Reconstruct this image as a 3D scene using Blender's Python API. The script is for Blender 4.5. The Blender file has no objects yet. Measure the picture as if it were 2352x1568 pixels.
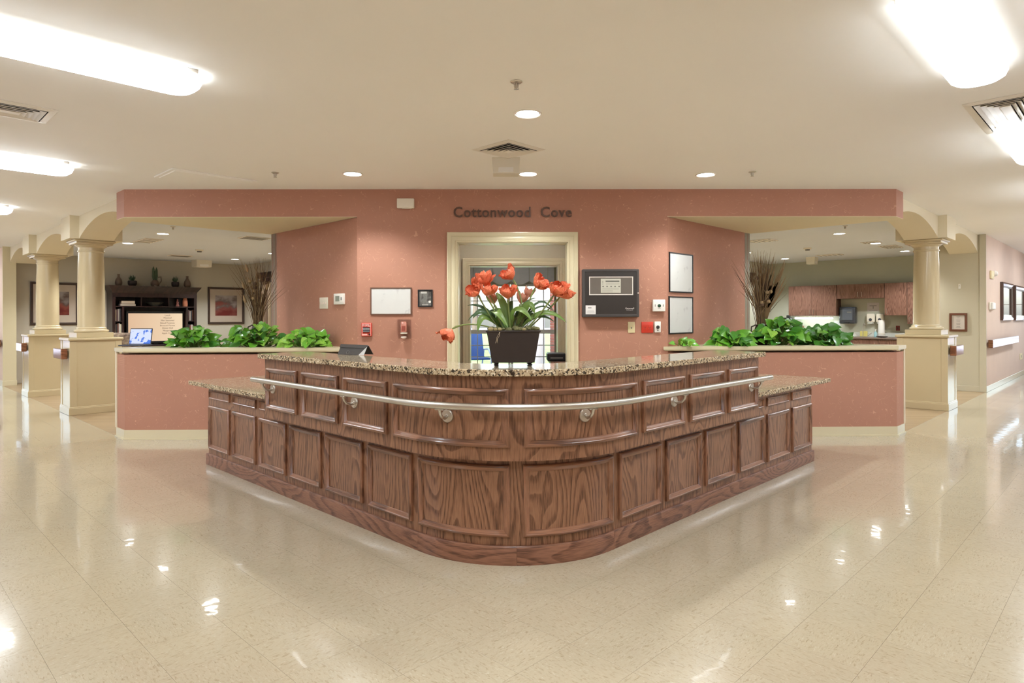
import bpy, bmesh, math, random
from mathutils import Vector, Matrix

# ------------------------------------------------------------------ scene, camera, world, exposure
sc = bpy.context.scene
C = sc.collection
random.seed(7)
PI = math.pi
S = math.sqrt(.5)
F_PX, YAW, ROLL, HY, CAMZ = 1486.25, .0113, -.0028, 727.2, 1.335
cam_d = bpy.data.cameras.new('camera')
cam = bpy.data.objects.new('camera', cam_d)
C.objects.link(cam)
cam_d.sensor_width = 36
cam_d.sensor_fit = 'HORIZONTAL'
cam_d.lens = F_PX * 36 / 2352
cam_d.shift_y = -(784 - HY) / 2352
cam_d.clip_end = 300
cam.matrix_world = (Matrix.Translation((0, 0, CAMZ)) @ Matrix.Rotation(-YAW, 4, 'Z')
                    @ Matrix.Rotation(PI / 2, 4, 'X') @ Matrix.Rotation(ROLL, 4, 'Z'))
sc.camera = cam

world = bpy.data.worlds.new('world')
sc.world = world
world.use_nodes = True
wn = world.node_tree
wn.nodes.clear()
wo = wn.nodes.new('ShaderNodeOutputWorld')
wb = wn.nodes.new('ShaderNodeBackground')
ws = wn.nodes.new('ShaderNodeTexSky')
ws.sky_type = 'NISHITA'
ws.sun_disc = False
ws.sun_elevation = math.radians(48)
ws.sun_rotation = math.radians(200)
ws.dust_density = 3
wb.inputs[1].default_value = .6
wn.links.new(ws.outputs[0], wb.inputs[0])
wn.links.new(wb.outputs[0], wo.inputs[0])

sc.view_settings.view_transform = 'Standard'
sc.view_settings.look = 'None'
sc.view_settings.gamma = 1
sc.view_settings.use_curve_mapping = False
sc.view_settings.exposure = 0.74
sc.cycles.max_bounces = 8
sc.cycles.diffuse_bounces = 5
sc.cycles.glossy_bounces = 3
sc.cycles.use_adaptive_sampling = True
sc.cycles.adaptive_threshold = .05
sc.cycles.use_light_tree = False
sc.cycles.caustics_reflective = False
TUBE, SPOT, ROOM_SPOT = 20.0, 86.0, 160.0      # lamp strengths: ceiling tubes, lobby downlights, side room downlights

# ------------------------------------------------------------------ pixel <-> place helpers
def ray(px, py):
    du, dv = px - 1176, py - HY
    c, s = math.cos(ROLL), math.sin(ROLL)
    X, Z = (du * c + dv * s) / F_PX, -(-du * s + dv * c) / F_PX
    c, s = math.cos(YAW), math.sin(YAW)
    return Vector((X * c + s, -X * s + c, Z))
def onz(px, py, z):
    d = ray(px, py)
    return Vector((0, 0, CAMZ)) + d * ((z - CAMZ) / d.z)
def project(P):
    c, s = math.cos(YAW), math.sin(YAW)
    X, Y, Z = P[0] * c - P[1] * s, P[0] * s + P[1] * c, P[2] - CAMZ
    if Y < .05: return None
    u, v = F_PX * X / Y, -F_PX * Z / Y
    c, s = math.cos(ROLL), math.sin(ROLL)
    return 1176 + u * c - v * s, HY + u * s + v * c
def G(u, v, z=0): return Vector((S * (u - v), S * (u + v), z))     # building grid: u right-back, v left-back
R45 = PI / 4
class Frame:                                                        # an upright plane: x along it, -y out of it
    def __init__(s, O, r):
        s.O = Vector((O[0], O[1], 0)); s.r = r
        s.ex = Vector((math.cos(r), math.sin(r), 0)); s.n = Vector((-math.sin(r), math.cos(r), 0))
    def back(s, d):                                                 # the parallel plane d nearer to the room
        return Frame(s.O - s.n * d, s.r)
    def hit(s, px, py):
        d = ray(px, py); c = Vector((0, 0, CAMZ))
        P = c + d * ((s.O - c).dot(s.n) / d.dot(s.n))
        return (P - s.O).dot(s.ex), P.z
    def at(s, t, z): return Vector((*(s.O + s.ex * t).xy, z))
YW = 7.144
CLU, CLV, CRU, CRV = 2.103, 8.287, 8.418, 1.971     # ends of the pink header on the grid: left (u,v), right (u,v)
DLU, DRV = 3.910, 3.777                             # planes of the two pink return walls
HC, HS, HR = 2.743, 2.437, 2.68                     # ceiling of the halls, soffit, ceiling of the side rooms
TB = 8.25                                           # depth of the side rooms
WI = 4.97                                           # width of the side rooms
FW = Frame((0, YW), 0)
LR = Frame(G(DLU, 0), -R45)
RR = Frame(G(0, DRV), R45)
LB = Frame(G(0, CLV + TB), R45)
RB = Frame(G(CRU + TB, 0), -R45)
RH = Frame(G(0, CRV), R45)
SW = Frame(G(CRU + 5.336, 0), -R45)

# ------------------------------------------------------------------ mesh helpers
class M:
    def __init__(s): s.v = []; s.f = []; s.uv = []
    def add(s, vs, fs, uvs=None):
        n = len(s.v); s.v += [tuple(p) for p in vs]; s.f += [tuple(i + n for i in f) for f in fs]
        s.uv += uvs if uvs else [None] * len(fs)
        return s
    def box(s, x0, x1, y0, y1, z0, z1, bev=0, seg=1):
        if bev:
            bm = bmesh.new(); bmesh.ops.create_cube(bm, size=1)
            for q in bm.verts: q.co = ((x0 + x1) / 2 + q.co.x * (x1 - x0), (y0 + y1) / 2 + q.co.y * (y1 - y0), (z0 + z1) / 2 + q.co.z * (z1 - z0))
            bmesh.ops.bevel(bm, geom=bm.edges[:], offset=bev, segments=seg, affect='EDGES', profile=.5)
            bm.verts.index_update()
            s.add([q.co[:] for q in bm.verts], [[q.index for q in f.verts] for f in bm.faces]); bm.free()
            return s
        return s.add([(x, y, z) for z in (z0, z1) for y in (y0, y1) for x in (x0, x1)],
                     [(0, 2, 3, 1), (4, 5, 7, 6), (0, 1, 5, 4), (2, 6, 7, 3), (0, 4, 6, 2), (1, 3, 7, 5)])
    def prism(s, pts, z0, z1):
        n = len(pts)
        return s.add([(x, y, z0) for x, y in pts] + [(x, y, z1) for x, y in pts],
                     [tuple(range(n))[::-1], tuple(range(n, 2 * n))] + [(i, (i + 1) % n, n + (i + 1) % n, n + i) for i in range(n)])
    def xprism(s, pts, y0, y1):                                     # outline in x,z, thickness in y
        n = len(pts)
        return s.add([(x, y0, z) for x, z in pts] + [(x, y1, z) for x, z in pts],
                     [tuple(range(n)), tuple(range(n, 2 * n))[::-1]] + [(i, n + i, n + (i + 1) % n, (i + 1) % n) for i in range(n)])
    def lathe(s, prof, n=24, cx=0, cy=0, cz=0, sx=1, sy=1):
        k = len(prof); vs = []; fs = []
        for r, z in prof:
            for i in range(n):
                a = 2 * PI * i / n; vs.append((cx + r * sx * math.cos(a), cy + r * sy * math.sin(a), cz + z))
        for j in range(k - 1):
            for i in range(n): fs.append((j * n + i, j * n + (i + 1) % n, (j + 1) * n + (i + 1) % n, (j + 1) * n + i))
        if prof[0][0] > 1e-6: fs.append(tuple(range(n))[::-1])
        if prof[-1][0] > 1e-6: fs.append(tuple(range((k - 1) * n, k * n)))
        return s.add(vs, fs)
    def ylathe(s, prof, n=24, cx=0, cz=0, cy=0):                     # axis along -y (out of a wall): prof = (radius, distance out)
        t = M().lathe(prof, n)
        return s.add([(cx + x, cy - z, cz + y) for x, y, z in t.v], t.f)
    def ball(s, c, r, n=10, m=6, sq=(1, 1, 1)):
        t = M().lathe([(r * math.sin(PI * j / m), -r * math.cos(PI * j / m)) for j in range(m + 1)], n)
        return s.add([(c[0] + x * sq[0], c[1] + y * sq[1], c[2] + z * sq[2]) for x, y, z in t.v], t.f)
    def tube(s, pts, rad, n=8, cap=True):
        pts = [Vector(p) for p in pts]; k = len(pts)
        rs = rad if isinstance(rad, (list, tuple)) else [rad] * k
        T0 = (pts[1] - pts[0]).normalized()
        up = Vector((0, 0, 1)) if abs(T0.z) < .9 else Vector((1, 0, 0))
        X = T0.cross(up).normalized(); vs = []; fs = []
        for j in range(k):
            T = (pts[min(j + 1, k - 1)] - pts[max(j - 1, 0)]).normalized()
            X = (X - T * X.dot(T)).normalized(); Y = T.cross(X)
            for i in range(n):
                a = 2 * PI * i / n; vs.append(pts[j] + (X * math.cos(a) + Y * math.sin(a)) * rs[j])
        for j in range(k - 1):
            for i in range(n): fs.append((j * n + i, j * n + (i + 1) % n, (j + 1) * n + (i + 1) % n, (j + 1) * n + i))
        if cap: fs += [tuple(range(n))[::-1], tuple(range((k - 1) * n, k * n))]
        return s.add(vs, fs)
    def frame(s, w, h, prof, x0=None, z0=0):                         # mitred rectangular frame on a wall: prof = (inset, out)
        x0 = -w / 2 if x0 is None else x0; vs = []; fs = []
        for i, o in prof: vs += [(x0 + i, -o, z0 + i), (x0 + w - i, -o, z0 + i), (x0 + w - i, -o, z0 + h - i), (x0 + i, -o, z0 + h - i)]
        for j in range(len(prof) - 1):
            for q in range(4): fs.append((j * 4 + q, j * 4 + (q + 1) % 4, j * 4 + 4 + (q + 1) % 4, j * 4 + 4 + q))
        return s.add(vs, fs)
    def mesh(s, name, smooth=False, normals=True):
        me = bpy.data.meshes.new(name); me.from_pydata(s.v, [], s.f)
        if any(s.uv):
            lay = me.uv_layers.new(name='grain')
            k = 0
            for f, u in zip(s.f, s.uv):
                for j in range(len(f)):
                    if u: lay.data[k].uv = u[j]
                    k += 1
        if normals:
            bm = bmesh.new(); bm.from_mesh(me); bmesh.ops.recalc_face_normals(bm, faces=bm.faces[:]); bm.to_mesh(me); bm.free()
        if smooth:
            me.polygons.foreach_set('use_smooth', [True] * len(me.polygons))
            me.set_sharp_from_angle(angle=.7)
        me.update()
        return me
def link(name, me, mat, parent=None, loc=(0, 0, 0), rot=0):
    o = bpy.data.objects.new(name, me); C.objects.link(o)
    if mat and not me.materials: me.materials.append(mat)
    o.location = loc
    o.rotation_euler = rot if isinstance(rot, tuple) else (0, 0, rot)
    if parent: o.parent = parent
    return o
def obj(name, m, mat, parent=None, loc=(0, 0, 0), rot=0, smooth=False):
    return link(name, m.mesh(name, smooth), mat, parent, loc, rot)
def tag(o, label, cat, group=None):
    o['label'] = label; o['category'] = cat
    if group: o['group'] = group
    return o
def thing(name, label, cat, loc=(0, 0, 0), rot=0, group=None):
    o = bpy.data.objects.new(name, None); C.objects.link(o); o.empty_display_size = .1
    o.location = loc; o.rotation_euler = (0, 0, rot)
    return tag(o, label, cat, group)
def struct(name, m, mat, parent=None, loc=(0, 0, 0), rot=0, smooth=False):
    o = obj(name, m, mat, parent, loc, rot, smooth)
    if not parent: o['kind'] = 'structure'
    return o
def text_mesh(body, size, ext=.001, align='CENTER', space=1.0, bold=0):
    cu = bpy.data.curves.new('lettering', 'FONT'); cu.body = body; cu.size = size; cu.extrude = ext; cu.align_x = align
    cu.space_character = space; cu.offset = bold; cu.resolution_u = 3
    o = bpy.data.objects.new('lettering', cu); C.objects.link(o)
    me = bpy.data.meshes.new_from_object(o.evaluated_get(bpy.context.evaluated_depsgraph_get()))
    bpy.data.objects.remove(o); bpy.data.curves.remove(cu)
    me.transform(Matrix.Rotation(PI / 2, 4, 'X'))                    # stands upright, faces -y
    return me

# ------------------------------------------------------------------ materials (all procedural)
def srgb(r, g, b): return tuple(((c / 255) / 12.92 if c / 255 < .04045 else ((c / 255 + .055) / 1.055) ** 2.4) for c in (r, g, b)) + (1,)
class NT:
    def __init__(s, name):
        s.m = bpy.data.materials.new(name); s.m.use_nodes = True; s.t = s.m.node_tree; s.b = s.t.nodes['Principled BSDF']; s.o = s.t.nodes['Material Output']
    def n(s, typ, ins=None, **kw):
        q = s.t.nodes.new('ShaderNode' + typ)
        for k, v in kw.items(): setattr(q, k, v)
        for k, v in (ins or {}).items():
            if isinstance(v, bpy.types.NodeSocket): s.t.links.new(v, q.inputs[k])
            else: q.inputs[k].default_value = v
        return q
    def l(s, a, b): s.t.links.new(a, b)
    def math(s, op, a, b=0, c=0): return s.n('Math', {0: a, 1: b, 2: c}, operation=op).outputs[0]
    def mix(s, f, a, b): return s.n('Mix', {0: f, 6: a, 7: b}, data_type='RGBA').outputs[2]
    def ramp(s, f, *st):
        q = s.n('ValToRGB', {0: f}); e = q.color_ramp.elements
        while len(e) < len(st): e.new(.5)
        for i, (p, c) in enumerate(st): e[i].position = p; e[i].color = c if isinstance(c, tuple) else (c, c, c, 1)
        return q.outputs[0]
    def set(s, **k):
        for a, v in k.items():
            i = s.b.inputs[a.replace('_', ' ')]
            if isinstance(v, bpy.types.NodeSocket): s.l(v, i)
            else: i.default_value = v
        return s
    def bump(s, h, st, d=.01):
        s.l(s.n('Bump', {'Height': h, 'Strength': st, 'Distance': d}).outputs[0], s.b.inputs['Normal'])
def pm(name, col, rough=.5, metal=0, var=.08, scale=6, bump=0, bscale=60, coat=0, coat_rough=.05, spec=.5, emit=0, trans=0):
    q = NT(name); tc = q.n('TexCoord').outputs['Object']
    nz = q.n('TexNoise', {'Vector': tc, 'Scale': scale, 'Detail': 3}).outputs[0]
    d = tuple(c * (1 - var) for c in col[:3]) + (1,); e = tuple(min(1, c * (1 + var)) for c in col[:3]) + (1,)
    cc = q.mix(nz, d, e)
    q.set(Base_Color=cc, Roughness=rough, Metallic=metal, Coat_Weight=coat, Coat_Roughness=coat_rough, Specular_IOR_Level=spec, Transmission_Weight=trans)
    if emit: q.set(Emission_Color=cc, Emission_Strength=emit)
    if bump: q.bump(q.n('TexNoise', {'Vector': tc, 'Scale': bscale, 'Detail': 4}).outputs[0], bump)
    return q.m
def wallpaper(name, base, fibre, amount=.62):
    q = NT(name); tc = q.n('TexCoord').outputs['Object']
    sp = q.n('SeparateXYZ', {0: tc})
    x = q.math('ADD', sp.outputs[0], q.math('MULTIPLY', sp.outputs[1], 1.0))
    p = q.n('CombineXYZ', {0: x, 1: sp.outputs[2], 2: 0}).outputs[0]
    tot = None
    for i, (sc_, msc, off) in enumerate(((7.5, 9, 0), (9, 12, 11), (6, 8, 23), (11, 10, 41))):
        po = q.n('VectorMath', {0: p, 1: (off, off * .7, 0)}, operation='ADD').outputs[0]
        n1 = q.n('TexNoise', {'Vector': po, 'Scale': sc_, 'Detail': 1.2, 'Distortion': .3}).outputs[0]
        ln = q.math('LESS_THAN', q.math('ABSOLUTE', q.math('SUBTRACT', n1, .5)), .0034)
        mk = q.math('GREATER_THAN', q.n('TexNoise', {'Vector': po, 'Scale': msc * 1.7, 'Detail': 0}).outputs[0], amount)
        f = q.math('MULTIPLY', ln, mk)
        tot = f if tot is None else q.math('MAXIMUM', tot, f)
    big = q.n('TexNoise', {'Vector': p, 'Scale': 2.2, 'Detail': 3}).outputs[0]
    fine = q.n('TexNoise', {'Vector': p, 'Scale': 260, 'Detail': 2}).outputs[0]
    b2 = tuple(c * .9 for c in base[:3]) + (1,); b3 = tuple(c * 1.06 for c in base[:3]) + (1,)
    c0 = q.mix(big, b2, b3)
    c1 = q.mix(q.math('MULTIPLY', fine, .25), c0, tuple(c * .7 for c in base[:3]) + (1,))
    q.set(Base_Color=q.mix(q.math('MULTIPLY', tot, .42), c1, fibre), Roughness=.62, Specular_IOR_Level=.35)
    q.bump(q.math('ADD', fine, q.math('MULTIPLY', tot, .6)), .12, .004)
    return q.m
def oak(name, dark, light, line, uv=True, rings=25, sx=2.3, sz=.5, vertical=True, rough=.36, coat=.25):
    q = NT(name)
    if uv:
        sp = q.n('SeparateXYZ', {0: q.n('UVMap', uv_map='grain').outputs[0]}); a, b = sp.outputs[0], sp.outputs[1]
    else:
        sp = q.n('SeparateXYZ', {0: q.n('TexCoord').outputs['Object']}); a, b = q.math('ADD', sp.outputs[0], sp.outputs[1]), sp.outputs[2]
    if not vertical: a, b = b, a
    rnd = q.n('ObjectInfo').outputs['Random']
    a = q.math('ADD', a, q.math('MULTIPLY', rnd, 7.3)); 
    P = lambda kx, kz: q.n('CombineXYZ', {0: q.math('MULTIPLY', a, kx), 1: q.math('MULTIPLY', b, kz), 2: q.math('MULTIPLY', rnd, 5)}).outputs[0]
    n1 = q.n('TexNoise', {'Vector': P(sx, sz), 'Scale': 1.6, 'Detail': 1, 'Roughness': .4}).outputs[0]
    wob = q.n('TexNoise', {'Vector': P(26, 7), 'Scale': 1, 'Detail': 2}).outputs[0]
    ph = q.math('ADD', q.math('MULTIPLY', n1, rings), q.math('MULTIPLY', wob, .42))
    fr = q.math('FRACT', ph)
    ring = q.ramp(fr, (0, .15), (.5, .35), (.78, 1.0), (.93, .9), (1.0, .15))
    pores = q.n('TexNoise', {'Vector': P(330, 13), 'Scale': 1, 'Detail': 2}).outputs[0]
    pr = q.ramp(pores, (.42, 0.0), (.62, 1.0))
    c = q.mix(ring, light, dark)
    deep = q.math('MULTIPLY', q.math('MULTIPLY', ring, pr), 1.0)
    c = q.mix(deep, c, line)
    c = q.mix(q.math('MULTIPLY', pr, .22), c, line)
    q.set(Base_Color=c, Roughness=rough, Coat_Weight=coat, Coat_Roughness=.12, Specular_IOR_Level=.4)
    q.bump(q.math('SUBTRACT', 1.0, q.math('MULTIPLY', pr, ring)), .12, .002)
    return q.m
def granite(name):
    q = NT(name); tc = q.n('TexCoord').outputs['Object']
    n1 = q.n('TexNoise', {'Vector': tc, 'Scale': 24, 'Detail': 4, 'Roughness': .6}).outputs[0]
    v1 = q.n('TexVoronoi', {'Vector': q.n('VectorMath', {0: tc, 1: q.n('VectorMath', {0: q.n('TexNoise', {'Vector': tc, 'Scale': 40, 'Detail': 2}).outputs[1], 1: (.02, .02, .02)}, operation='MULTIPLY').outputs[0]}, operation='ADD').outputs[0], 'Scale': 120}).outputs['Color']
    vv = q.n('SeparateColor', {0: v1})
    base = q.mix(n1, srgb(150, 128, 98), srgb(222, 204, 172))
    spots = q.math('GREATER_THAN', q.math('ADD', vv.outputs[0], q.math('MULTIPLY', q.n('TexNoise', {'Vector': tc, 'Scale': 30, 'Detail': 2}).outputs[0], .9)), 1.22)
    brown = q.math('GREATER_THAN', q.math('ADD', vv.outputs[1], q.math('MULTIPLY', n1, .5)), 1.02)
    pale = q.math('GREATER_THAN', vv.outputs[2], .86)
    c = q.mix(q.math('MULTIPLY', pale, .7), base, srgb(238, 228, 205))
    c = q.mix(q.math('MULTIPLY', brown, .75), c, srgb(112, 86, 58))
    c = q.mix(q.math('MULTIPLY', spots, .93), c, srgb(34, 28, 24))
    q.set(Base_Color=c, Roughness=.09, Specular_IOR_Level=.6)
    return q.m
def vct(name):
    q = NT(name)
    rot = q.n('UVMap', uv_map='grain').outputs[0]
    loc = q.n('ObjectInfo').outputs['Location']
    p = q.n('VectorMath', {0: rot, 1: q.n('VectorMath', {0: loc, 1: (3.7, 3.7, 0)}, operation='MULTIPLY').outputs[0]}, operation='ADD').outputs[0]
    st = q.n('Mapping', {'Vector': p, 'Scale': (34, 110, 1)}).outputs[0]
    f1 = q.n('TexNoise', {'Vector': st, 'Scale': 1, 'Detail': 3, 'Roughness': .6, 'Distortion': .8}).outputs[0]
    st2 = q.n('Mapping', {'Vector': p, 'Scale': (52, 170, 1), 'Location': (5, 9, 0)}).outputs[0]
    f2 = q.n('TexNoise', {'Vector': st2, 'Scale': 1, 'Detail': 3, 'Distortion': 1.2}).outputs[0]
    g = q.n('TexCoord').outputs['Object']
    base = q.mix(q.n('TexNoise', {'Vector': p, 'Scale': 3}).outputs[0], srgb(174, 161, 137), srgb(185, 173, 149))
    c = q.mix(q.ramp(f1, (.54, 0.0), (.70, .75)), base, srgb(148, 132, 104))
    c = q.mix(q.ramp(f2, (.60, 0.0), (.72, .6)), c, srgb(203, 194, 174))
    c = q.mix(q.ramp(f2, (.27, .7), (.36, 0.0)), c, srgb(136, 116, 90))
    c = q.mix(q.math('MULTIPLY', q.n('ObjectInfo').outputs['Random'], .10), c, srgb(170, 155, 128))
    wn_ = q.n('TexNoise', {'Vector': q.n('NewGeometry').outputs['Position'], 'Scale': 1.4, 'Detail': 3}).outputs[0]
    q.set(Base_Color=c, Roughness=q.ramp(wn_, (.3, .13), (.7, .2)), Specular_IOR_Level=.5, Coat_Weight=.5, Coat_Roughness=.035)
    q.l(q.n('Bump', {'Height': q.n('TexNoise', {'Vector': q.n('NewGeometry').outputs['Position'], 'Scale': 7, 'Detail': 2}).outputs[0], 'Strength': .05, 'Distance': .02}).outputs[0], q.b.inputs['Coat Normal'])
    return q.m
def glow(name, col, strength, var=.02):
    return pm(name, col, .4, emit=strength, var=var, scale=3)
def pane(name, tint=(1, 1, 1, 1), gloss=.1, rough=0.0, k=.8):
    q = NT(name)
    lw = q.n('LayerWeight', {0: .35}).outputs['Fresnel']
    nz = q.n('TexNoise', {'Vector': q.n('TexCoord').outputs['Object'], 'Scale': 2}).outputs[0]
    f = q.math('MULTIPLY_ADD', lw, k, q.math('MULTIPLY', nz, gloss))
    mx = q.n('MixShader', {0: f, 1: q.n('BsdfTransparent', {0: tint}).outputs[0], 2: q.n('BsdfGlossy', {0: (.9, .95, 1, 1), 'Roughness': rough}).outputs[0]})
    q.l(mx.outputs[0], q.o.inputs[0])
    return q.m
def blotch(name, stops, scale=4, detail=5, rough=.6, stretch=(1, 1, 1), grad=.0, spec=.3):
    """a picture or pattern: noise through a colour ramp, with an optional upright gradient"""
    q = NT(name); tc = q.n('TexCoord').outputs['Object']
    n1 = q.n('TexNoise', {'Vector': q.n('Mapping', {'Vector': tc, 'Scale': stretch}).outputs[0], 'Scale': scale, 'Detail': detail}).outputs[0]
    f = q.math('ADD', n1, q.math('MULTIPLY', q.math('SUBTRACT', q.n('SeparateXYZ', {0: tc}).outputs[2], .46), grad))
    q.set(Base_Color=q.ramp(f, *stops), Roughness=rough, Specular_IOR_Level=spec)
    return q.m

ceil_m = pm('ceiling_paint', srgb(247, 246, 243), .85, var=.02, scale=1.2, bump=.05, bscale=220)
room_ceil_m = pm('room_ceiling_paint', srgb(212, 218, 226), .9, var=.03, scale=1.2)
pink_m = wallpaper('salmon_wallpaper', srgb(181, 131, 110), srgb(226, 180, 152))
pale_m = wallpaper('pale_pink_wallpaper', srgb(216, 192, 174), srgb(228, 208, 192), .7)
cream_m = pm('cream_trim_paint', srgb(210, 200, 168), .33, var=.03, scale=3, coat=.25, coat_rough=.12)
soffit_m = pm('soffit_paint', srgb(226, 214, 184), .8, var=.03, scale=2)
beam_m = pm('arch_paint', srgb(222, 212, 186), .75, var=.03, scale=2)
column_m = pm('column_paint', srgb(194, 178, 143), .27, var=.03, scale=3, coat=.35, coat_rough=.1)
roomwall_m = pm('olive_grey_wall_paint', srgb(188, 182, 166), .8, var=.05, scale=1.4)
kitchwall_m = pm('kitchen_wall_paint', srgb(182, 182, 164), .8, var=.05, scale=1.4)
tanwall_m = pm('tan_wall_paint', srgb(190, 182, 158), .75, var=.04, scale=2)
white_m = pm('white_plastic', srgb(236, 234, 228), .38, var=.02)
offw_m = pm('off_white_plastic', srgb(226, 220, 204), .42, var=.03)
creamp_m = pm('cream_plate_plastic', srgb(228, 215, 172), .38, var=.02)
black_m = pm('black_plastic', srgb(30, 30, 32), .35, var=.1)
char_m = pm('charcoal_metal', srgb(66, 63, 62), .42, var=.06)
panel_m = pm('dark_panel_front', srgb(50, 46, 44), .3, var=.06)
grey_m = pm('grey_plastic', srgb(120, 118, 114), .4, var=.05)
red_m = pm('red_plastic', srgb(205, 62, 44), .35, var=.05)
steel_m = pm('brushed_steel', srgb(206, 201, 192), .36, metal=1, var=.05, scale=20)
darkgap_m = pm('dark_gap', srgb(30, 26, 22), .9)
white_metal_m = pm('white_enamel', srgb(232, 226, 216), .35, var=.03)
vct_m = vct('vinyl_tile')
slab_m = pm('floor_joint', srgb(120, 102, 74), .7)
vinyl_m = oak('tan_vinyl_plank', srgb(150, 126, 94), srgb(168, 146, 112), srgb(128, 104, 76), uv=False, rings=8, rough=.35, coat=.1)
oak_m = oak('brown_stained_oak', srgb(130, 90, 66), srgb(162, 118, 90), srgb(82, 52, 37))
oakh_m = oak('brown_stained_oak_base', srgb(124, 84, 64), srgb(150, 106, 84), srgb(82, 52, 40), vertical=False)
moulding_m = oak('oak_moulding', srgb(126, 86, 64), srgb(160, 114, 88), srgb(84, 54, 40), rings=9, rough=.3, coat=.4)
cabinet_m = oak('cabinet_oak', srgb(112, 78, 64), srgb(142, 106, 90), srgb(84, 54, 42), uv=False, rings=22, sx=4, sz=.45)
rail_wood_m = oak('handrail_oak', srgb(122, 74, 48), srgb(152, 100, 70), srgb(84, 50, 32), uv=False, vertical=False, rough=.22, coat=1)
mahog_m = oak('dark_mahogany', srgb(36, 20, 20), srgb(54, 32, 30), srgb(20, 11, 11), uv=False, rings=6, rough=.35)
granite_m = granite('speckled_granite')
skirt_m = glow('lit_acrylic_lens_side', (.9, .95, 1, 1), 2.0)
tube_m = glow('lit_acrylic_lens', (.86, .93, 1, 1), TUBE)
bulb_m = glow('lit_downlight_lens', (.93, .98, 1, 1), 20)
leafA_m = pm('pothos_leaf', srgb(96, 158, 46), .32, var=.35, scale=14, coat=.25)
leafB_m = pm('pothos_leaf_deep', srgb(60, 122, 38), .34, var=.3, scale=14, coat=.25)
leafC_m = blotch('pothos_leaf_variegated', ((.35, srgb(92, 156, 46)), (.55, srgb(126, 178, 60)), (.68, srgb(212, 216, 130))), 26, 3, .35)

# ------------------------------------------------------------------ large structure
AL, AR, BL, BR = -1.6227, 1.8047, -4.1698, 4.3561
wl = lambda u, v: tuple(G(u, v).xy)
POLY_L = [(AL, YW), wl(DLU, CLV), wl(CLU, CLV), (BL, YW)]
POLY_R = [(BR, YW), wl(CRU, CRV), wl(CRU, DRV), (AR, YW)]
def offset(poly, d):                                 # grow a convex outline by d
    n = len(poly); P = [Vector(p) for p in poly]
    area = sum(P[i].x * P[(i + 1) % n].y - P[(i + 1) % n].x * P[i].y for i in range(n))
    sgn = 1 if area > 0 else -1; out = []
    for i in range(n):
        e1 = (P[i] - P[i - 1]).normalized(); e2 = (P[(i + 1) % n] - P[i]).normalized()
        n1 = Vector((e1.y, -e1.x)) * sgn; n2 = Vector((e2.y, -e2.x)) * sgn
        k = (n1 + n2); out.append(tuple(P[i] + k * (d / (1 + n1.dot(n2)))))
    return out
def walls_with_holes(axis0, axis1, t0, t1, z1, holes, swap):
    """a wall from axis0 to axis1 with window openings (a, b, z0, z1); swap: runs along y"""
    m = M()
    def bx(a, b, za, zb):
        if b - a > .001 and zb - za > .001:
            m.box(*((t0, t1, a, b) if swap else (a, b, t0, t1)), za, zb)
    cur = axis0
    for a, b, za, zb in sorted(holes):
        bx(cur, a, 0, z1); bx(a, b, 0, za); bx(a, b, zb, z1); cur = b
    bx(cur, axis1, 0, z1)
    return m

# floor: joint bed, then tiles of 305 mm laid on the building grid
floor = struct('floor', M().box(-1.75, 8.6, -1.75, 17.2, -.15, -.003).box(8.6, 21.2, -1.75, 7.2, -.15, -.003).box(-1.75, CLU + .3, 17.2, 21.2, -.15, -.003), slab_m, rot=R45)
TS = .3048
v_seam = (onz(1686.6, 1568, 0).y - onz(1686.6, 1568, 0).x) * S
u_seam = (onz(130, 1566, 0).y + onz(130, 1566, 0).x) * S
tiles = []
for a in range(-10, 76):
    for b in range(-10, 76):
        u, v = u_seam + (a + .5) * TS, v_seam + (b + .5) * TS
        if u < -1.6 or v < -1.6 or u > 20.9 or v > 20.9: continue
        if u > CLU + .17 and v > CRV + .17 and (u + v) * S > YW + .25: continue
        P = G(u, v); q = project(P); vis = q is not None and -60 < q[0] < 2412 and q[1] < 1640
        if (P - Vector((S * 0, 4.4, 0))).length < .9: vis = False       # under the desk
        tiles.append((0 if vis else 1, P.length, u, v, (a + b) % 2))
tiles.sort()
h = TS / 2 - .0004
tm = M().add([(x, y, z) for z in (-.0025, 0) for x, y in ((-h, -h), (h, -h), (h, h), (-h, h))],
             [(4, 5, 6, 7), (0, 1, 5, 4), (1, 2, 6, 5), (2, 3, 7, 6), (3, 0, 4, 7)],
             [[(-h, -h), (h, -h), (h, h), (-h, h)]] * 5)
tile_me = tm.mesh('tile', normals=False)
for k, (w, d, u, v, par) in enumerate(tiles[:300]):
    link('tile', tile_me, vct_m, floor, (u, v, 0), par * PI / 2)
rest = M()
for w, d, u, v, par in tiles[300:]:
    o1, o2 = random.random() * 50, random.random() * 50
    c = [(-h, -h), (h, -h), (h, h), (-h, h)]
    rest.add([(u + x, v + y, 0) for x, y in c], [(0, 1, 2, 3)], [[((x, y) if par else (y, -x)) for x, y in c]])
    rest.uv[-1] = [(x + o1, y + o2) for x, y in rest.uv[-1]]
ro = link('tiles', rest.mesh('tiles', normals=False), vct_m, floor)
ro['kind'] = 'stuff'
struct('floor_left_room', M().box(CLU, CLU + WI, CLV - .02, CLV + TB, -.1, .0012), vinyl_m, rot=R45)
struct('floor_right_room', M().box(CRU - .02, CRU + TB, CRV, CRV + WI, -.1, .0012), vinyl_m, rot=R45)
struct('floor_office', M().box(-2.3, 2.5, YW + .02, 14.9, -.1, .0006), vinyl_m)

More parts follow.
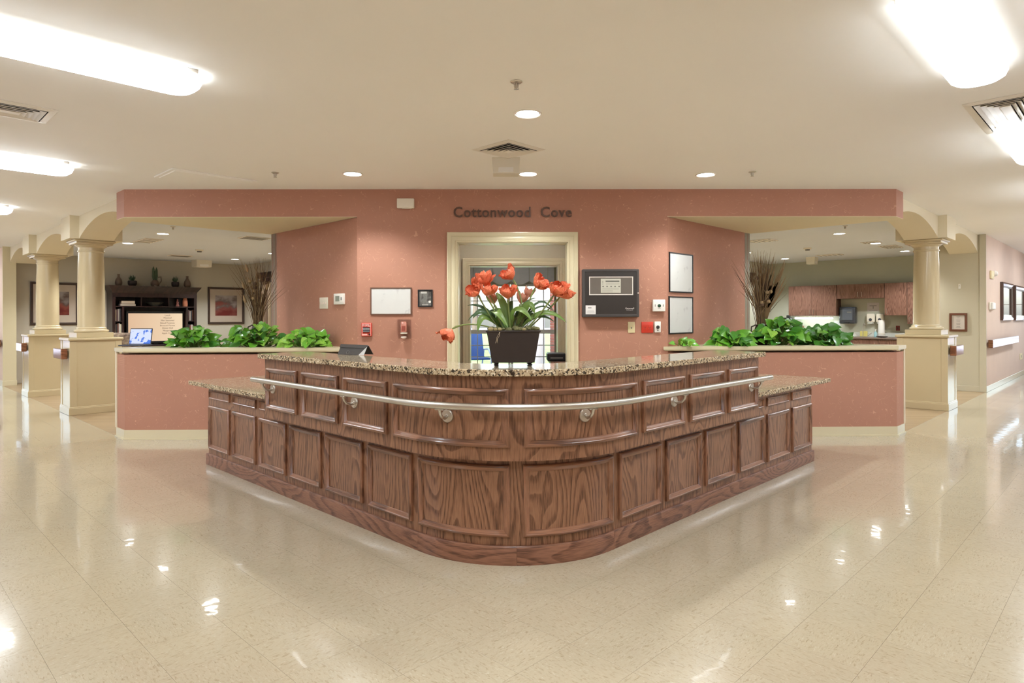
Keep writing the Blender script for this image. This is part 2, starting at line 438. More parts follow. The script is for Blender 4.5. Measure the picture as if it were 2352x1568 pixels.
# ceilings
struct('ceiling', M().box(-1.75, 8.6, -1.75, 17.2, HC, HC + .1).box(8.6, 21.2, -1.75, 7.2, HC, HC + .1).box(-1.75, CLU + .3, 17.2, 21.2, HC, HC + .1), ceil_m, rot=R45)
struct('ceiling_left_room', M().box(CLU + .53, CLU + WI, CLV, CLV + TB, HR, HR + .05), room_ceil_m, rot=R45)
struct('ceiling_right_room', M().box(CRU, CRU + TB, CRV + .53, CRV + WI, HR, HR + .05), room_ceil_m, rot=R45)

# pink core: centre wall with doorway, two return walls, headers with soffits
x0, _ = FW.hit(1050, 700); x1, _ = FW.hit(1305, 700); _, dz = FW.hit(1176, 556)
struct('wall_center', walls_with_holes(AL, AR, YW, YW + .2, HC, [(x0, x1, 0, dz)], False), pink_m)
struct('wall_return_left', M().box(DLU, DLU + .15, 6.205, CLV, 0, HS), pink_m, rot=R45)
struct('wall_return_right', M().box(6.335, CRU, DRV, DRV + .15, 0, HS), pink_m, rot=R45)
struct('wall_header_left', M().prism(POLY_L, HS + .004, HC), pink_m)
struct('wall_header_right', M().prism(POLY_R, HS + .004, HC), pink_m)
struct('trim_1', M().prism(offset(POLY_L, -.001), HS, HS + .004), soffit_m)
struct('trim_2', M().prism(offset(POLY_R, -.001), HS, HS + .004), soffit_m)
struct('wall_core_left', M().box(DLU, CLU + WI + .15, CLV - .15, CLV, 0, HC), roomwall_m, rot=R45)
struct('wall_core_right', M().box(CRU - .15, CRU, DRV, CRV + WI + .15, 0, HC), kitchwall_m, rot=R45)

# side room walls
struct('wall_left_room_back', M().box(CLU + .2, CLU + WI + .15, CLV + TB, CLV + TB + .15, 0, HC), roomwall_m, rot=R45)
struct('wall_left_room_inner', M().box(CLU + WI, CLU + WI + .15, CLV, CLV + TB, 0, HC), roomwall_m, rot=R45)
struct('wall_right_room_back', M().box(CRU + TB, CRU + TB + .15, CRV + .9, CRV + WI + .15, 0, HC), kitchwall_m, rot=R45)
struct('wall_right_room_inner', M().box(CRU, CRU + TB, CRV + WI, CRV + WI + .15, 0, HC), kitchwall_m, rot=R45)
struct('wall_hall_left', M().box(CLU, CLU + .2, CLV + 7.75, 21.1, 0, HC), pale_m, rot=R45)
struct('wall_hall_right', M().box(CRU + 5.345, 21.1, CRV, CRV + .2, 0, HC), pale_m, rot=R45)
struct('wall_notice', M().box(CRU + 5.336, CRU + TB + .1, CRV + .001, CRV + .9, 0, HC), tanwall_m, rot=R45)
struct('baseboard_left_room', M().box(CLU + .2, CLU + WI, CLV + TB - .014, CLV + TB, 0, .1, .004), roomwall_m, rot=R45)
struct('baseboard_notice', M().box(CRU + 5.322, CRU + 5.336, CRV - .002, CRV + .9, 0, .10, .004), tanwall_m, rot=R45)
struct('baseboard_hall_right', M().box(CRU + 5.34, 21.1, CRV - .014, CRV, 0, .10, .004), cream_m, rot=R45)
struct('baseboard_hall_left', M().box(CLU - .014, CLU, CLV + 7.76, 21.1, 0, .10, .004), cream_m, rot=R45)
struct('trim_3', M().box(CRU + 5.318, CRU + 5.345, CRV - .012, CRV + .085, .0, HC, .003), tanwall_m, rot=R45)
struct('trim_4', M().box(CLU - .012, CLU + .205, CLV + 7.725, CLV + 7.76, 0, HC, .003), cream_m, rot=R45)
struct('trim_5', M().box(CLU - .02, CLU + .213, CLV + 7.715, CLV + 7.77, 0, .1, .004), cream_m, rot=R45)

# arcades: plaster beams with segmental arches along both halls
def arch_z(a, spans):
    for p, q in spans:
        if p < a < q:
            c, w, rise = (p + q) / 2, (q - p) / 2, .21
            r = (w * w + rise * rise) / (2 * rise)
            return 2.43 + rise - r + math.sqrt(r * r - (a - c) ** 2)
    return 2.43
def arcade(name, a0, a1, spans, left):
    pts = sorted({a0, a1} | {p + (q - p) * k / 36 for p, q in spans for k in range(37) if a0 < p + (q - p) * k / 36 < a1})
    m = M(); n = len(pts); vs = []
    for i, z in ((.108, 0), (.108, 1), (.53, 1), (.53, 0)):
        for a in pts:
            zz = HC if z else arch_z(a, spans)
            vs.append((CLU + i, CLV + a, zz) if left else (CRU + a, CRV + i, zz))
    fs = []
    for k in range(4):
        for j in range(n - 1):
            b = (k + 1) % 4
            fs.append((k * n + j, k * n + j + 1, b * n + j + 1, b * n + j))
    fs += [(0, n, 2 * n, 3 * n), (n - 1, 2 * n - 1, 3 * n - 1, 4 * n - 1)]
    m.add(vs, fs)
    return struct(name, m, beam_m, rot=R45)
arcade('wall_arcade_left', .03, 7.75, [(-.2, 2.227), (2.763, 5.142), (5.69, 7.75)], True)
arcade('wall_arcade_right', .03, 5.336, [(-.15, 2.30), (2.863, 5.336)], False)

# outer hall walls with daylight windows, hall ends
WIN = [(5.2, 7.2), (8.9, 10.9), (12.6, 14.6), (16.3, 18.3)]
struct('wall_outer_left', walls_with_holes(-1.75, 21.2, -1.75, -1.6, HC, [(a, b, .75, 2.15) for a, b in WIN], True), pale_m, rot=R45)
struct('wall_outer_right', walls_with_holes(-1.6, 21.2, -1.75, -1.6, HC, [(a, b, .75, 2.15) for a, b in WIN], False), pale_m, rot=R45)
struct('wall_end_left', walls_with_holes(-1.75, CLU, 21.0, 21.15, HC, [(-1.3, 1.75, .35, 2.1)], False), pale_m, rot=R45)
struct('wall_end_right', walls_with_holes(-1.75, CRV, 21.0, 21.15, HC, [(-1.3, 1.75, .35, 2.1)], True), pale_m, rot=R45)
pane_m = pane('window_pane')
def window(n, w, h, cols, rows, loc, rot, mat=white_metal_m, sash=True):
    """a double-hung window: x along the wall, base at z=0"""
    fr = M().frame(w, h, [(0, .03), (.05, .03), (.05, -.03), (0, -.03), (0, .03)])
    t = struct('window_%d' % n, fr, mat, loc=loc, rot=rot)
    mid = h * .45
    if sash: obj('meeting_rail', M().box(-w / 2 + .05, w / 2 - .05, -.025, .025, mid - .045, mid + .045), mat, t)
    for z0, z1 in ((.05, mid - .045), (mid + .045, h - .05)):
        for i in range(1, cols):
            x = -w / 2 + w * i / cols
            obj('muntin', M().box(x - .009, x + .009, -.012, .012, z0, z1), mat, t)
        for i in range(1, rows):
            z = z0 + (z1 - z0) * i / rows
            obj('muntin', M().box(-w / 2 + .05, w / 2 - .05, -.011, .011, z - .009, z + .009), mat, t)
        obj('pane', M().box(-w / 2 + .05, w / 2 - .05, -.002, .002, z0, z1), pane_m, t)
    return t
k = 1
for a, b in WIN:
    window(k, b - a, 1.4, 4, 2, G(-1.675, (a + b) / 2, .75), R45 + PI / 2); k += 1
    window(k, b - a, 1.4, 4, 2, G((a + b) / 2, -1.675, .75), R45); k += 1

window(k, 3.05, 1.75, 6, 2, G(.225, 21.07, .35), R45); k += 1
window(k, 3.05, 1.75, 6, 2, G(21.07, .225, .35), R45 + PI / 2); k += 1

# doorway trim, office behind the doorway, sunroom with the garden window
def casing(x0, x1, h, prof, bottom=0):
    """three-sided door casing: prof = (distance outwards from the opening, depth out of the wall)"""
    m = M(); vs = []; fs = []
    for d, o in prof: vs += [(x0 - d, -o, bottom), (x0 - d, -o, h + d), (x1 + d, -o, h + d), (x1 + d, -o, bottom)]
    n = len(prof)
    for j in range(n - 1):
        for q in range(3): fs.append((j * 4 + q, j * 4 + q + 1, j * 4 + 5 + q, j * 4 + 4 + q))
    fs += [tuple(j * 4 for j in range(n)), tuple(j * 4 + 3 for j in range(n))]
    return m.add(vs, fs)
CAS = [(0, 0), (0, .014), (.014, .018), (.02, .012), (.03, .017), (.055, .017), (.062, .012), (.07, .02), (.085, .026), (.1, .03), (.108, .026), (.108, 0)]
dtrim = struct('trim_6', casing(x0, x1, dz, CAS), cream_m, loc=(0, YW, 0), smooth=True)
struct('trim_7', M().box(x0 - .001, x0 + .012, YW + .001, YW + .2, 0, dz).box(x1 - .012, x1 + .001, YW + .001, YW + .2, 0, dz).box(x0, x1, YW + .001, YW + .2, dz - .012, dz), cream_m)
Y2 = 9.2
F2 = Frame((0, Y2), 0)
p0, _ = F2.hit(1078, 700); p1, _ = F2.hit(1283, 700); _, pz = F2.hit(1176, 609)
struct('wall_office_back', walls_with_holes(-2.15, 2.35, Y2, Y2 + .25, HC, [(p0, p1, 0, pz)], False), tanwall_m)
struct('trim_8', casing(p0, p1, pz, [(a * .9, b) for a, b in CAS]), cream_m, loc=(0, Y2, 0), smooth=True)
struct('trim_9', M().box(p0 - .001, p0 + .012, Y2 + .001, Y2 + .25, 0, pz).box(p1 - .012, p1 + .001, Y2 + .001, Y2 + .25, 0, pz).box(p0, p1, Y2 + .001, Y2 + .25, pz - .012, pz), cream_m)
YS = 14.8
struct('wall_passage_left', M().box(-.86, -.80, Y2 + .25, 11.1, 0, HC), tanwall_m)
struct('wall_passage_right', M().box(1.0, 1.06, Y2 + .25, 11.1, 0, HC), tanwall_m)
struct('ceiling_sunroom', M().box(-2.6, 2.9, 9.45, YS + .2, 2.58, 2.66), room_ceil_m)
struct('wall_sunroom_left', M().box(-2.6, -2.5, 12.9, YS, 0, 2.6), tanwall_m)
struct('wall_sunroom_right', M().box(2.8, 2.9, 12.9, YS, 0, 2.6), tanwall_m)
struct('wall_sunroom_back', walls_with_holes(-2.6, 2.9, YS, YS + .15, 2.6, [(-1.0, 1.27, .1, 2.08)], False), tanwall_m)
struct('floor_sunroom', M().box(-2.6, 2.9, 11, YS + .1, -.1, .0004), vinyl_m)
window(k, 1.13, 1.98, 3, 3, (-.435, YS + .07, .1), 0)
window(k + 1, 1.13, 1.98, 3, 3, (.705, YS + .07, .1), 0)

# ------------------------------------------------------------------ reception desk
XD, YC, R0 = .0614, 3.1436, .78
LA = R0 * PI / 4
def path(s, o):
    """point on the desk outline: s along it from the middle of the curve, o outwards; also the outward normal"""
    if abs(s) <= LA:
        t = s / R0; n = Vector((math.sin(t), -math.cos(t), 0))
        return Vector((XD, YC + R0 * math.sqrt(2), 0)) + n * (R0 + o), n
    g = 1 if s > 0 else -1; n = Vector((g * S, -S, 0))
    return Vector((XD, YC + R0 * math.sqrt(2), 0)) + n * (R0 + o) + Vector((g * S, S, 0)) * (abs(s) - LA), n
def samples(s0, s1):
    p = {s0, s1}
    for k in range(-18, 19):
        q = LA * k / 18
        if s0 < q < s1: p.add(q)
    return sorted(p)
def sweep(s0, s1, prof, ins=0):
    """closed profile of (o, z) swept along the desk outline"""
    ss = samples(s0, s1); n = len(prof); vs = []; fs = []; uv = []
    for s in ss:
        for o, z in prof:
            P, _ = path(s, o); vs.append((P.x, P.y, z))
    for j in range(len(ss) - 1):
        for i in range(n):
            b = (i + 1) % n
            fs.append((j * n + i, (j + 1) * n + i, (j + 1) * n + b, j * n + b))
            zz = lambda k: prof[k][1] + (prof[k][0] if abs(prof[i][1] - prof[b][1]) < .005 else 0)
            uv.append([(ss[j], zz(i)), (ss[j + 1], zz(i)), (ss[j + 1], zz(b)), (ss[j], zz(b))])
    fs += [tuple(range(n)), tuple(range((len(ss) - 1) * n, len(ss) * n))]
    uv += [[(o + ss[0], z) for o, z in prof], [(o + ss[-1], z) for o, z in prof]]
    return M().add(vs, fs, uv)
def rect_ring(s0, s1, z0, z1, o, prof):
    """mitred moulding round a rectangle on the desk face"""
    m = M(); rings = []
    for w, h in prof:
        a = samples(s0 + w, s1 - w); k = len(a)
        a = [s0 + w + (s1 - s0 - 2 * w) * j / 12 for j in range(13)]
        pts = [(s, z0 + w) for s in a] + [(s, z1 - w) for s in a[::-1]]
        rings.append([(p, h) for p in pts])
    n = len(rings[0]); vs = []; fs = []; uv = []
    for r in rings:
        for (s, z), h in r:
            P, _ = path(s, o + h); vs.append((P.x, P.y, z))
    for j in range(len(rings) - 1):
        for i in range(n):
            b = (i + 1) % n
            fs.append((j * n + i, j * n + b, (j + 1) * n + b, (j + 1) * n + i))
            upright = abs(rings[0][i][0][0] - rings[0][b][0][0]) < 1e-6
            f = (lambda p: (p[0], p[1])) if upright else (lambda p: (p[1], p[0] * .5))
            uv.append([f(rings[j][i][0]), f(rings[j][b][0]), f(rings[j + 1][b][0]), f(rings[j + 1][i][0])])
    return m.add(vs, fs, uv)
def board(s0, s1, z0, z1, o, th):
    return sweep(s0, s1, [(o, z0), (o, z1), (o - th, z1), (o - th, z0)])
D2S = R0 - LA                                     # wing distance from the virtual corner -> s
LOW_END, UP_END = 3.93 - D2S, 2.63 - D2S
desk = thing('reception_desk', 'brown oak panelled reception desk with curved front and two straight wings', 'desk', (0, 0, 0))
obj('lower_body', sweep(-LOW_END, LOW_END, [(-.02, .0), (-.02, .70), (-.60, .70), (-.60, 0)]), oak_m, desk, smooth=True)
obj('upper_body', sweep(-UP_END, UP_END, [(.05, .572), (.05, 1.022), (-.28, 1.022), (-.28, .572)]), oak_m, desk, smooth=True)
obj('inner_worktop', sweep(-UP_END, UP_END, [(-.285, .70), (-.285, .735), (-.7, .735), (-.7, .70)]), granite_m, desk, smooth=True)
for a, b in ((-LOW_END - .012, -.63), (-.63, 0), (0, .63), (.63, LOW_END + .012)):
    obj('baseboard', sweep(a + .0006, b - .0006, [(-.021, 0), (0, 0), (0, .094), (-.006, .102), (-.021, .102)]), oakh_m, desk, smooth=True)
MP = [(0, 0), (0, .012), (.006, .019), (.014, .021), (.02, .016), (.024, .015), (.03, .009), (.035, .007), (.037, 0)]
MPS = [(0, 0), (0, .010), (.005, .014), (.010, .010), (.014, .005), (.016, 0)]
low = [(.865 + .5175 * k - D2S, .865 + .5175 * k + .45 - D2S) for k in range(6)]
spans = [(.036, .632)] + low
for a, b in [(-b, -a) for a, b in spans[::-1]] + spans:
    p = obj('panel', board(a + .03, b - .03, .185, .505, -.0175, .004), oak_m, desk, smooth=True)
    obj('moulding', rect_ring(a, b, .15, .538, -.0195, MP), moulding_m, p, smooth=True)
for a, b in [(-b, -a) for a, b in low[3:]] + low[3:]:
    p = obj('drawer_front', board(a + .012, b - .012, .615, .66, -.0175, .004), oak_m, desk, smooth=True)
    obj('moulding', rect_ring(a, b, .602, .672, -.0195, MPS), moulding_m, p, smooth=True)
ups = [(.036, .775)] + [(1.012 + .548 * k - D2S, 1.012 + .548 * k + .476 - D2S) for k in range(3)]
for a, b in [(-b, -a) for a, b in ups] + ups:
    p = obj('panel', board(a + .03, b - .03, .68, .92, .0525, .004), oak_m, desk, smooth=True)
    obj('moulding', rect_ring(a, b, .645, .955, .0505, MP), moulding_m, p, smooth=True)
def slab(o0, o1, z0, z1): return [(o0, z0 + .004), (o0, z1 - .004), (o0 - .004, z1), (o1 + .004, z1), (o1, z1 - .004), (o1, z0 + .004), (o1 + .004, z0), (o0 - .004, z0)]
tag(obj('countertop', sweep(-UP_END - .05, UP_END + .05, slab(.085, -.33, 1.022, 1.058)), granite_m, smooth=True),
    'long curved granite counter on top of the reception desk', 'countertop')
e = 4.29 - D2S
tag(obj('worktop', sweep(-e, -UP_END - .002, slab(.03, -.72, .701, .740)), granite_m, smooth=True),
    'lower granite worktop on the left wing of the desk, by the television side', 'worktop', 'lower granite worktops of the desk')
tag(obj('worktop', sweep(UP_END + .002, e, slab(.03, -.72, .701, .740)), granite_m, smooth=True),
    'lower granite worktop on the right wing of the desk, by the kitchen side', 'worktop', 'lower granite worktops of the desk')
# handrail round the desk
rail = thing('handrail', 'brushed metal grab rail bending round the front of the reception desk', 'handrail', (0, 0, 0))
RO, RZ, RE = .135, .867, 2.66 - D2S
pts = [path(s, RO)[0] + Vector((0, 0, RZ)) for s in samples(-RE, RE)]
ends = [pts[0] + (pts[0] - pts[1]).normalized() * .008, pts[-1] + (pts[-1] - pts[-2]).normalized() * .008]
obj('rail', M().tube([ends[0]] + pts + [ends[1]], [.009] + [.0195] * len(pts) + [.009], 20), steel_m, rail, smooth=True)
for s in (-2.32, -1.20, -.36, .36, 1.20, 2.32):
    P, n = path(s, .0505)
    rz = math.atan2(n.x, -n.y)                      # local -y = outward
    L = lambda x, y, z: (P.x + x * math.cos(rz) - y * math.sin(rz), P.y + x * math.sin(rz) + y * math.cos(rz), z)
    br = obj('bracket', M().tube([(0, 0, -.067), (0, -.03, -.075), (0, -.06, -.066), (0, -.078, -.045), (0, -.0845, -.018)], [.010, .009, .008, .008, .009], 10), steel_m, rail, (P.x, P.y, RZ), rz, smooth=True)
    obj('flange', M().ylathe([(.036, 0), (.036, .007), (.033, .011), (.012, .012), (.010, .015), (0, .016)], 28, 0, -.067), steel_m, br, smooth=True)
    obj('saddle', M().box(-.028, .028, -.094, -.075, -.0255, -.0165, .004), steel_m, br, smooth=True)

# ------------------------------------------------------------------ planter walls
soil_m = pm('dark_planter_soil', srgb(56, 42, 30), .95, var=.4, scale=50, bump=.8, bscale=50)
guard_m = pm('corner_guard', srgb(222, 210, 184), .35, var=.03)
def planter(poly, left):
    side = 'left, below the television room' if left else 'right, below the kitchen'
    t = thing('planter_wall', 'low salmon pink planter wall with cream cap on the ' + side, 'planter', (0, 0, 0), 0, 'pink planter walls flanking the desk')
    obj('body', M().prism(poly, 0, .93), pink_m, t)
    out, inn = offset(poly, .022), offset(poly, -.14)
    rim = M(); n = len(poly); o2 = offset(poly, .016)
    vs = [(x, y, z) for P, z in ((out, .968), (out, 1.0), (inn, 1.004), (inn, .93), (o2, .955)) for x, y in P]
    fs = [(a * n + i, a * n + (i + 1) % n, b * n + (i + 1) % n, b * n + i) for a, b in ((4, 0), (0, 1), (1, 2), (2, 3), (3, 4)) for i in range(n)]
    obj('cap', rim.add(vs, fs), cream_m, t)
    obj('soil', M().prism(offset(inn, .002), .9, .965), soil_m, t)
    b1, b2 = offset(poly, .008), offset(poly, .02)
    obj('baseboard', M().prism(b1, 0, .105), cream_m, t)
    obj('shoe_moulding', M().prism(b2, 0, .016), cream_m, t)
    k = G(CLU, CLV) if left else G(CRU, CRV)
    g = M().box(-.012, .02, -.012, .03, .1, .955, .004)
    obj('corner_guard', g, guard_m, t, (k.x, k.y, 0), R45)
    return t
planter(POLY_L, True)
planter(POLY_R, False)

# ------------------------------------------------------------------ columns on pedestals with arch blocks
def column(label, left, a0, a1):
    ac = (a0 + a1) / 2
    loc = G(CLU + .31, CLV + ac) if left else G(CRU + ac, CRV + .31)
    t = thing('column', label, 'column', loc, R45, 'cream columns of the arcades')
    w = (a1 - a0) / 2
    def bx(m, p, q, i0, i1, z0, z1, bev=0):         # p,q along the hall; i inwards from the hall
        return m.box(*((i0 - .31, i1 - .31, p, q) if left else (p, q, i0 - .31, i1 - .31)), z0, z1, bev)
    obj('pedestal', bx(M(), -w, w, .0, .62, 0, 1.022), column_m, t)
    for p, q in ((-w - .006, -w + .075), (w - .075, w + .006)):
        for i0, i1 in ((-.006, .075), (.545, .626)):
            obj('corner_board', bx(M(), p, q, i0, i1, .10, 1.018, .003), column_m, t)
    obj('baseboard', bx(bx(M(), -w - .018, w + .018, -.018, .638, 0, .095, .004), -w - .012, w + .012, -.012, .632, .09, .112, .005), column_m, t)
    obj('pedestal_cap', bx(M(), -w - .025, w + .025, -.025, .645, 1.022, 1.058, .008), column_m, t)
    obj('plinth', bx(M(), -.225, .225, .085, .535, 1.058, 1.13, .004), column_m, t)
    prof = [(.165, 1.13), (.205, 1.13), (.216, 1.14), (.218, 1.152), (.21, 1.166), (.192, 1.172), (.188, 1.178), (.19, 1.19), (.182, 1.2), (.17, 1.206), (.168, 1.24),
            (.169, 1.4), (.168, 1.7), (.163, 2.0), (.155, 2.24), (.155, 2.262), (.165, 2.27), (.165, 2.285), (.156, 2.292), (.157, 2.33), (.178, 2.345), (.2, 2.362), (.203, 2.37)]
    obj('shaft', M().lathe(prof, 48), column_m, t, smooth=True)
    obj('capital', bx(bx(M(), -.225, .225, .085, .535, 2.37, 2.405, .006), -.25, .25, .06, .56, 2.40, 2.432, .01), column_m, t, smooth=True)
    for i0, i1 in ((0, .108), (.53, .638)):
        obj('arch_block', bx(M(), -w, w, i0, i1, 2.43, HC), beam_m, t)
    rl = label.replace('cream column on tall pedestal', 'oak handrail block on the column pedestal')
    r = thing('handrail_block', rl, 'handrail', loc, R45, 'handrail blocks on the pedestals')
    obj('rail', bx(M(), -w + .03, w - .03, -.1, -.022, .772, .914, .008), rail_wood_m, r)
    obj('standoff', bx(M(), -.09, .09, -.024, .0, .80, .885), steel_m, r)
    return t
column('cream column on tall pedestal nearest the left pink planter', True, 2.227, 2.763)
column('cream column on tall pedestal farther down the left hall', True, 5.142, 5.69)
column('cream column on tall pedestal beside the right pink planter', False, 2.30, 2.863)
r = thing('hall_handrail', 'long handrail along the pale pink wall under the framed mirrors', 'handrail', G(CRU + 5.37, CRV, .77), R45)
obj('rail', M().box(0, 3.2, -.1, -.03, 0, .142, .008), rail_wood_m, r)
for x in (.35, 1.6, 2.85): obj('standoff', M().box(x - .05, x + .05, -.032, 0, .03, .11), steel_m, r)
r = thing('hall_handrail', 'handrail on the far left hall wall beyond the arches', 'handrail', G(CLU, CLV + 7.8, .77), R45)
obj('rail', M().box(-.1, -.03, 0, 1.1, 0, .142, .008), rail_wood_m, r)
for y in (.3, .8): obj('standoff', M().box(-.032, 0, y - .05, y + .05, .03, .11), steel_m, r)

# ------------------------------------------------------------------ ceiling fixtures
def fluorescent(u0, u1, v0, v1, label, lit=True):
    c = G((u0 + u1) / 2, (v0 + v1) / 2, HC); L, W = u1 - u0, v1 - v0
    t = thing('ceiling_light', label, 'ceiling light', c, R45, 'long fluorescent ceiling lights')
    obj('housing', M().box(-L / 2 + .05, L / 2 - .05, -W / 2 + .015, W / 2 - .015, -.022, 0, .004), white_metal_m, t)
    m = M(); vs = []; fs = []
    def ring(ins, z, r):
        out = []; r = max(r, .01)
        for cx, cy, a0 in ((L / 2 - ins - r, W / 2 - ins - r, 0), (-L / 2 + ins + r, W / 2 - ins - r, PI / 2), (-L / 2 + ins + r, -W / 2 + ins + r, PI), (L / 2 - ins - r, -W / 2 + ins + r, PI * 1.5)):
            for j in range(9):
                a = a0 + PI / 2 * j / 8; out.append((cx + r * math.cos(a), cy + r * math.sin(a), z))
        return out
    def loft(rings, cap):
        vs, fs, n = [], [], len(rings[0])
        for rg in rings: vs += rg
        for j in range(len(rings) - 1):
            for i in range(n): fs.append((j * n + i, j * n + (i + 1) % n, (j + 1) * n + (i + 1) % n, (j + 1) * n + i))
        if cap: fs.append(tuple(range((len(rings) - 1) * n, len(rings) * n)))
        return M().add(vs, fs)
    obj('lens_side', loft([ring(.012, -.018, .11), ring(0, -.03, .12), ring(0, -.05, .12), ring(.012, -.075, .11)], False), skirt_m, t, smooth=True)
    obj('lens', loft([ring(.012, -.075, .11), ring(.04, -.094, .09), ring(.08, -.1, .05)], True), tube_m, t, smooth=True)
fluorescent(.1, 1.44, 3.83, 4.14, 'lit long ceiling light, nearest one over the left hall')
fluorescent(.1, 1.44, 6.92, 7.24, 'lit long ceiling light, second one along the left hall')
fluorescent(.1, 1.44, 10.1, 10.42, 'lit long ceiling light, third and farthest seen down the left hall')
fluorescent(3.2, 4.57, .53, .81, 'lit long ceiling light, nearest one over the right hall')
fluorescent(5.9, 7.27, .53, .81, 'lit long ceiling light, second one cut by the right picture edge')
fluorescent(8.6, 10.0, .50, .84, 'lit long ceiling light farther along the right hall')
fluorescent(.1, 1.44, 13.2, 13.52, 'lit long ceiling light at the far end of the left hall')
fluorescent(.1, 1.44, .74, 1.05, 'lit long ceiling light over the near end of the lobby')
fluorescent(11.3, 12.7, .50, .84, 'unseen long ceiling light added to brighten the right hall, fourth along')  # this and the next three: out-of-view tubes added to brighten the halls
fluorescent(14.1, 15.5, .50, .84, 'unseen long ceiling light added to brighten the right hall before the mirrors')
fluorescent(16.9, 18.3, .50, .84, 'lit long ceiling light at the far end of the right hall')
fluorescent(.1, 1.44, 16.3, 16.62, 'lit long ceiling light at the very end of the left hall')

def downlight(P, label, group, watts, r=.1, angle=128, z=None):
    t = thing('downlight', label, 'downlight', P, 0, group)
    obj('trim_ring', M().lathe([(r * .84, -.001), (r * .86, -.006), (r * .95, -.008), (r, -.004), (r * 1.0, .004), (r * .84, .004)], 32), white_metal_m, t, smooth=True)
    obj('lens', M().lathe([(r * .85, -.0008), (0, -.003)], 32), bulb_m, t)
    l = bpy.data.lights.new('downlight_lamp', 'SPOT'); l.energy = watts; l.color = (.97, 1, .99) if watts == SPOT else (.95, .98, 1); l.spot_size = math.radians(angle); l.spot_blend = .55; l.shadow_soft_size = r * .8
    lo = bpy.data.objects.new('downlight_lamp', l); C.objects.link(lo); lo.parent = t; lo.location = (0, 0, -.012)
    return t
for (px, py), lab in (((1212, 261), 'round downlight over the desk in front of the ceiling diffuser'), ((1213, 399), 'round downlight in front of the doorway beside the white ceiling box'),
                      ((810, 399), 'round downlight before the wall left of the lettering'), ((1621, 401), 'round downlight before the wall right of the black panel')):
    downlight(onz(px, py, HC), lab, 'downlights of the lobby', SPOT)
downlight(Vector((.163, 2.6, HC)), 'unseen round downlight added to brighten the floor before the desk', 'downlights of the lobby', 52)  # this and the next: out-of-view lamps added to lift the foreground floor
downlight(Vector((.163, .7, HC)), 'unseen round downlight added overhead to brighten the near lobby floor', 'downlights of the lobby', 52)
names = ['first', 'second', 'third', 'fourth']
for k, a in enumerate((1.0, 2.95, 4.82, 6.7)):
    for i, row in ((1.4, 'by the arches'), (4.1, 'by the inner wall')):
        downlight(G(CLU + i, CLV + a, HR), 'television room downlight, %s from the planter, row %s' % (names[k], row), 'downlights of the television room', ROOM_SPOT)
for k, a in enumerate((.8, 2.9, 4.9, 6.95)):
    for i, row in ((1.6, 'by the arches'), (4.07, 'by the inner wall')):
        downlight(G(CRU + a, CRV + i, HR), 'kitchen room downlight, %s from the planter, row %s' % (names[k], row), 'downlights of the kitchen room', ROOM_SPOT)

fill_dome_m = glow('fill_dome_glow', (1, .97, .92, 1), 40)  # hidden domes added to light the office wall and the sunroom valance
for P, lab in (((.1, 12.8, 2.58), 'hidden dome light added on the sunroom ceiling to brighten the valance'), ((.1, 8.1, HC), 'hidden dome light added on the office ceiling to brighten its wall')):
  t = thing('added_dome_light', lab, 'ceiling light', P, 0, 'added dome lights behind the doorway')
  obj('base', M().lathe([(.2, 0), (.2, -.02), (.17, -.025)], 28), white_metal_m, t, smooth=True)
  obj('dome', M().lathe([(.17, -.02), (.15, -.06), (.1, -.09), (.04, -.105), (0, -.107)], 28), fill_dome_m, t, smooth=True)
def diffuser(P, rot, w, l, label, cat='air vent', n=4, group='ceiling air vents', deep=.05):
    """stepped ceiling air diffuser: nested louvre frames around a core"""
    t = thing('air_vent', label, cat, P, rot, group)
    def fr(w0, l0, w1, l1, z0, z1):
        vs = [(x * a / 2, y * b / 2, z) for a, b, z in ((w0, l0, z0), (w1, l1, z1)) for x, y in ((-1, -1), (1, -1), (1, 1), (-1, 1))]
        vs += [(x, y, z + .003) for x, y, z in vs]
        f = []
        for q in range(4):
            b = (q + 1) % 4
            f += [(q, b, 4 + b, 4 + q), (8 + q, 12 + q, 12 + b, 8 + b), (q, 8 + q, 8 + b, b), (4 + q, 4 + b, 12 + b, 12 + q)]
        return M().add(vs, f)
    obj('backing', M().box(-w / 2 + .02, w / 2 - .02, -l / 2 + .02, l / 2 - .02, -.0015, -.0005), darkgap_m, t)
    obj('flange', fr(w, l, w - .09, l - .09, -.004, -.012), white_metal_m, t)
    step = (min(w, l) - .13) / (n + .6)
    for k in range(n):
        a = .11 + k * step
        obj('louvre', fr(w - a, l - a, w - a - step * .95, l - a - step * .95, -.016 - .002 * k, -.004), white_metal_m, t)
    a = .11 + n * step
    obj('core', M().box(-(w - a) / 2, (w - a) / 2, -(l - a) / 2, (l - a) / 2, -.022, -.016), white_metal_m, t)
    return t
diffuser(onz(1168, 343, HC), R45, .44, .44, 'square stepped air vent on the ceiling above the lettering')
diffuser(G(.5, 5.47, HC), R45, .98, .42, 'long white air vent on the left hall ceiling between the tube lights')
diffuser(G(5.68, .66, HC), R45, .98, .42, 'long white air vent on the right hall ceiling beside the tube light')
def slot(P, w, l, label, rot=R45):
    t = thing('ceiling_grille', label, 'air vent', P, rot, 'small room ceiling vents')
    obj('frame', M().box(-w / 2, w / 2, -l / 2, l / 2, -.012, 0, .004), white_metal_m, t)
    for k in range(5):
        y = -l / 2 + .04 + (l - .08) * k / 4
        obj('slat', M().box(-w / 2 + .03, w / 2 - .03, y - .008, y + .008, -.016, -.011), grey_m, t)
slot(G(CLU + 1.52, CLV + 4.1, HR), .3, .7, 'grey return grille on the television room ceiling between downlights')
slot(G(CLU + 2.9, CLV + 6.67, HR), .45, .3, 'small vent on the television room ceiling above the dark cabinet')
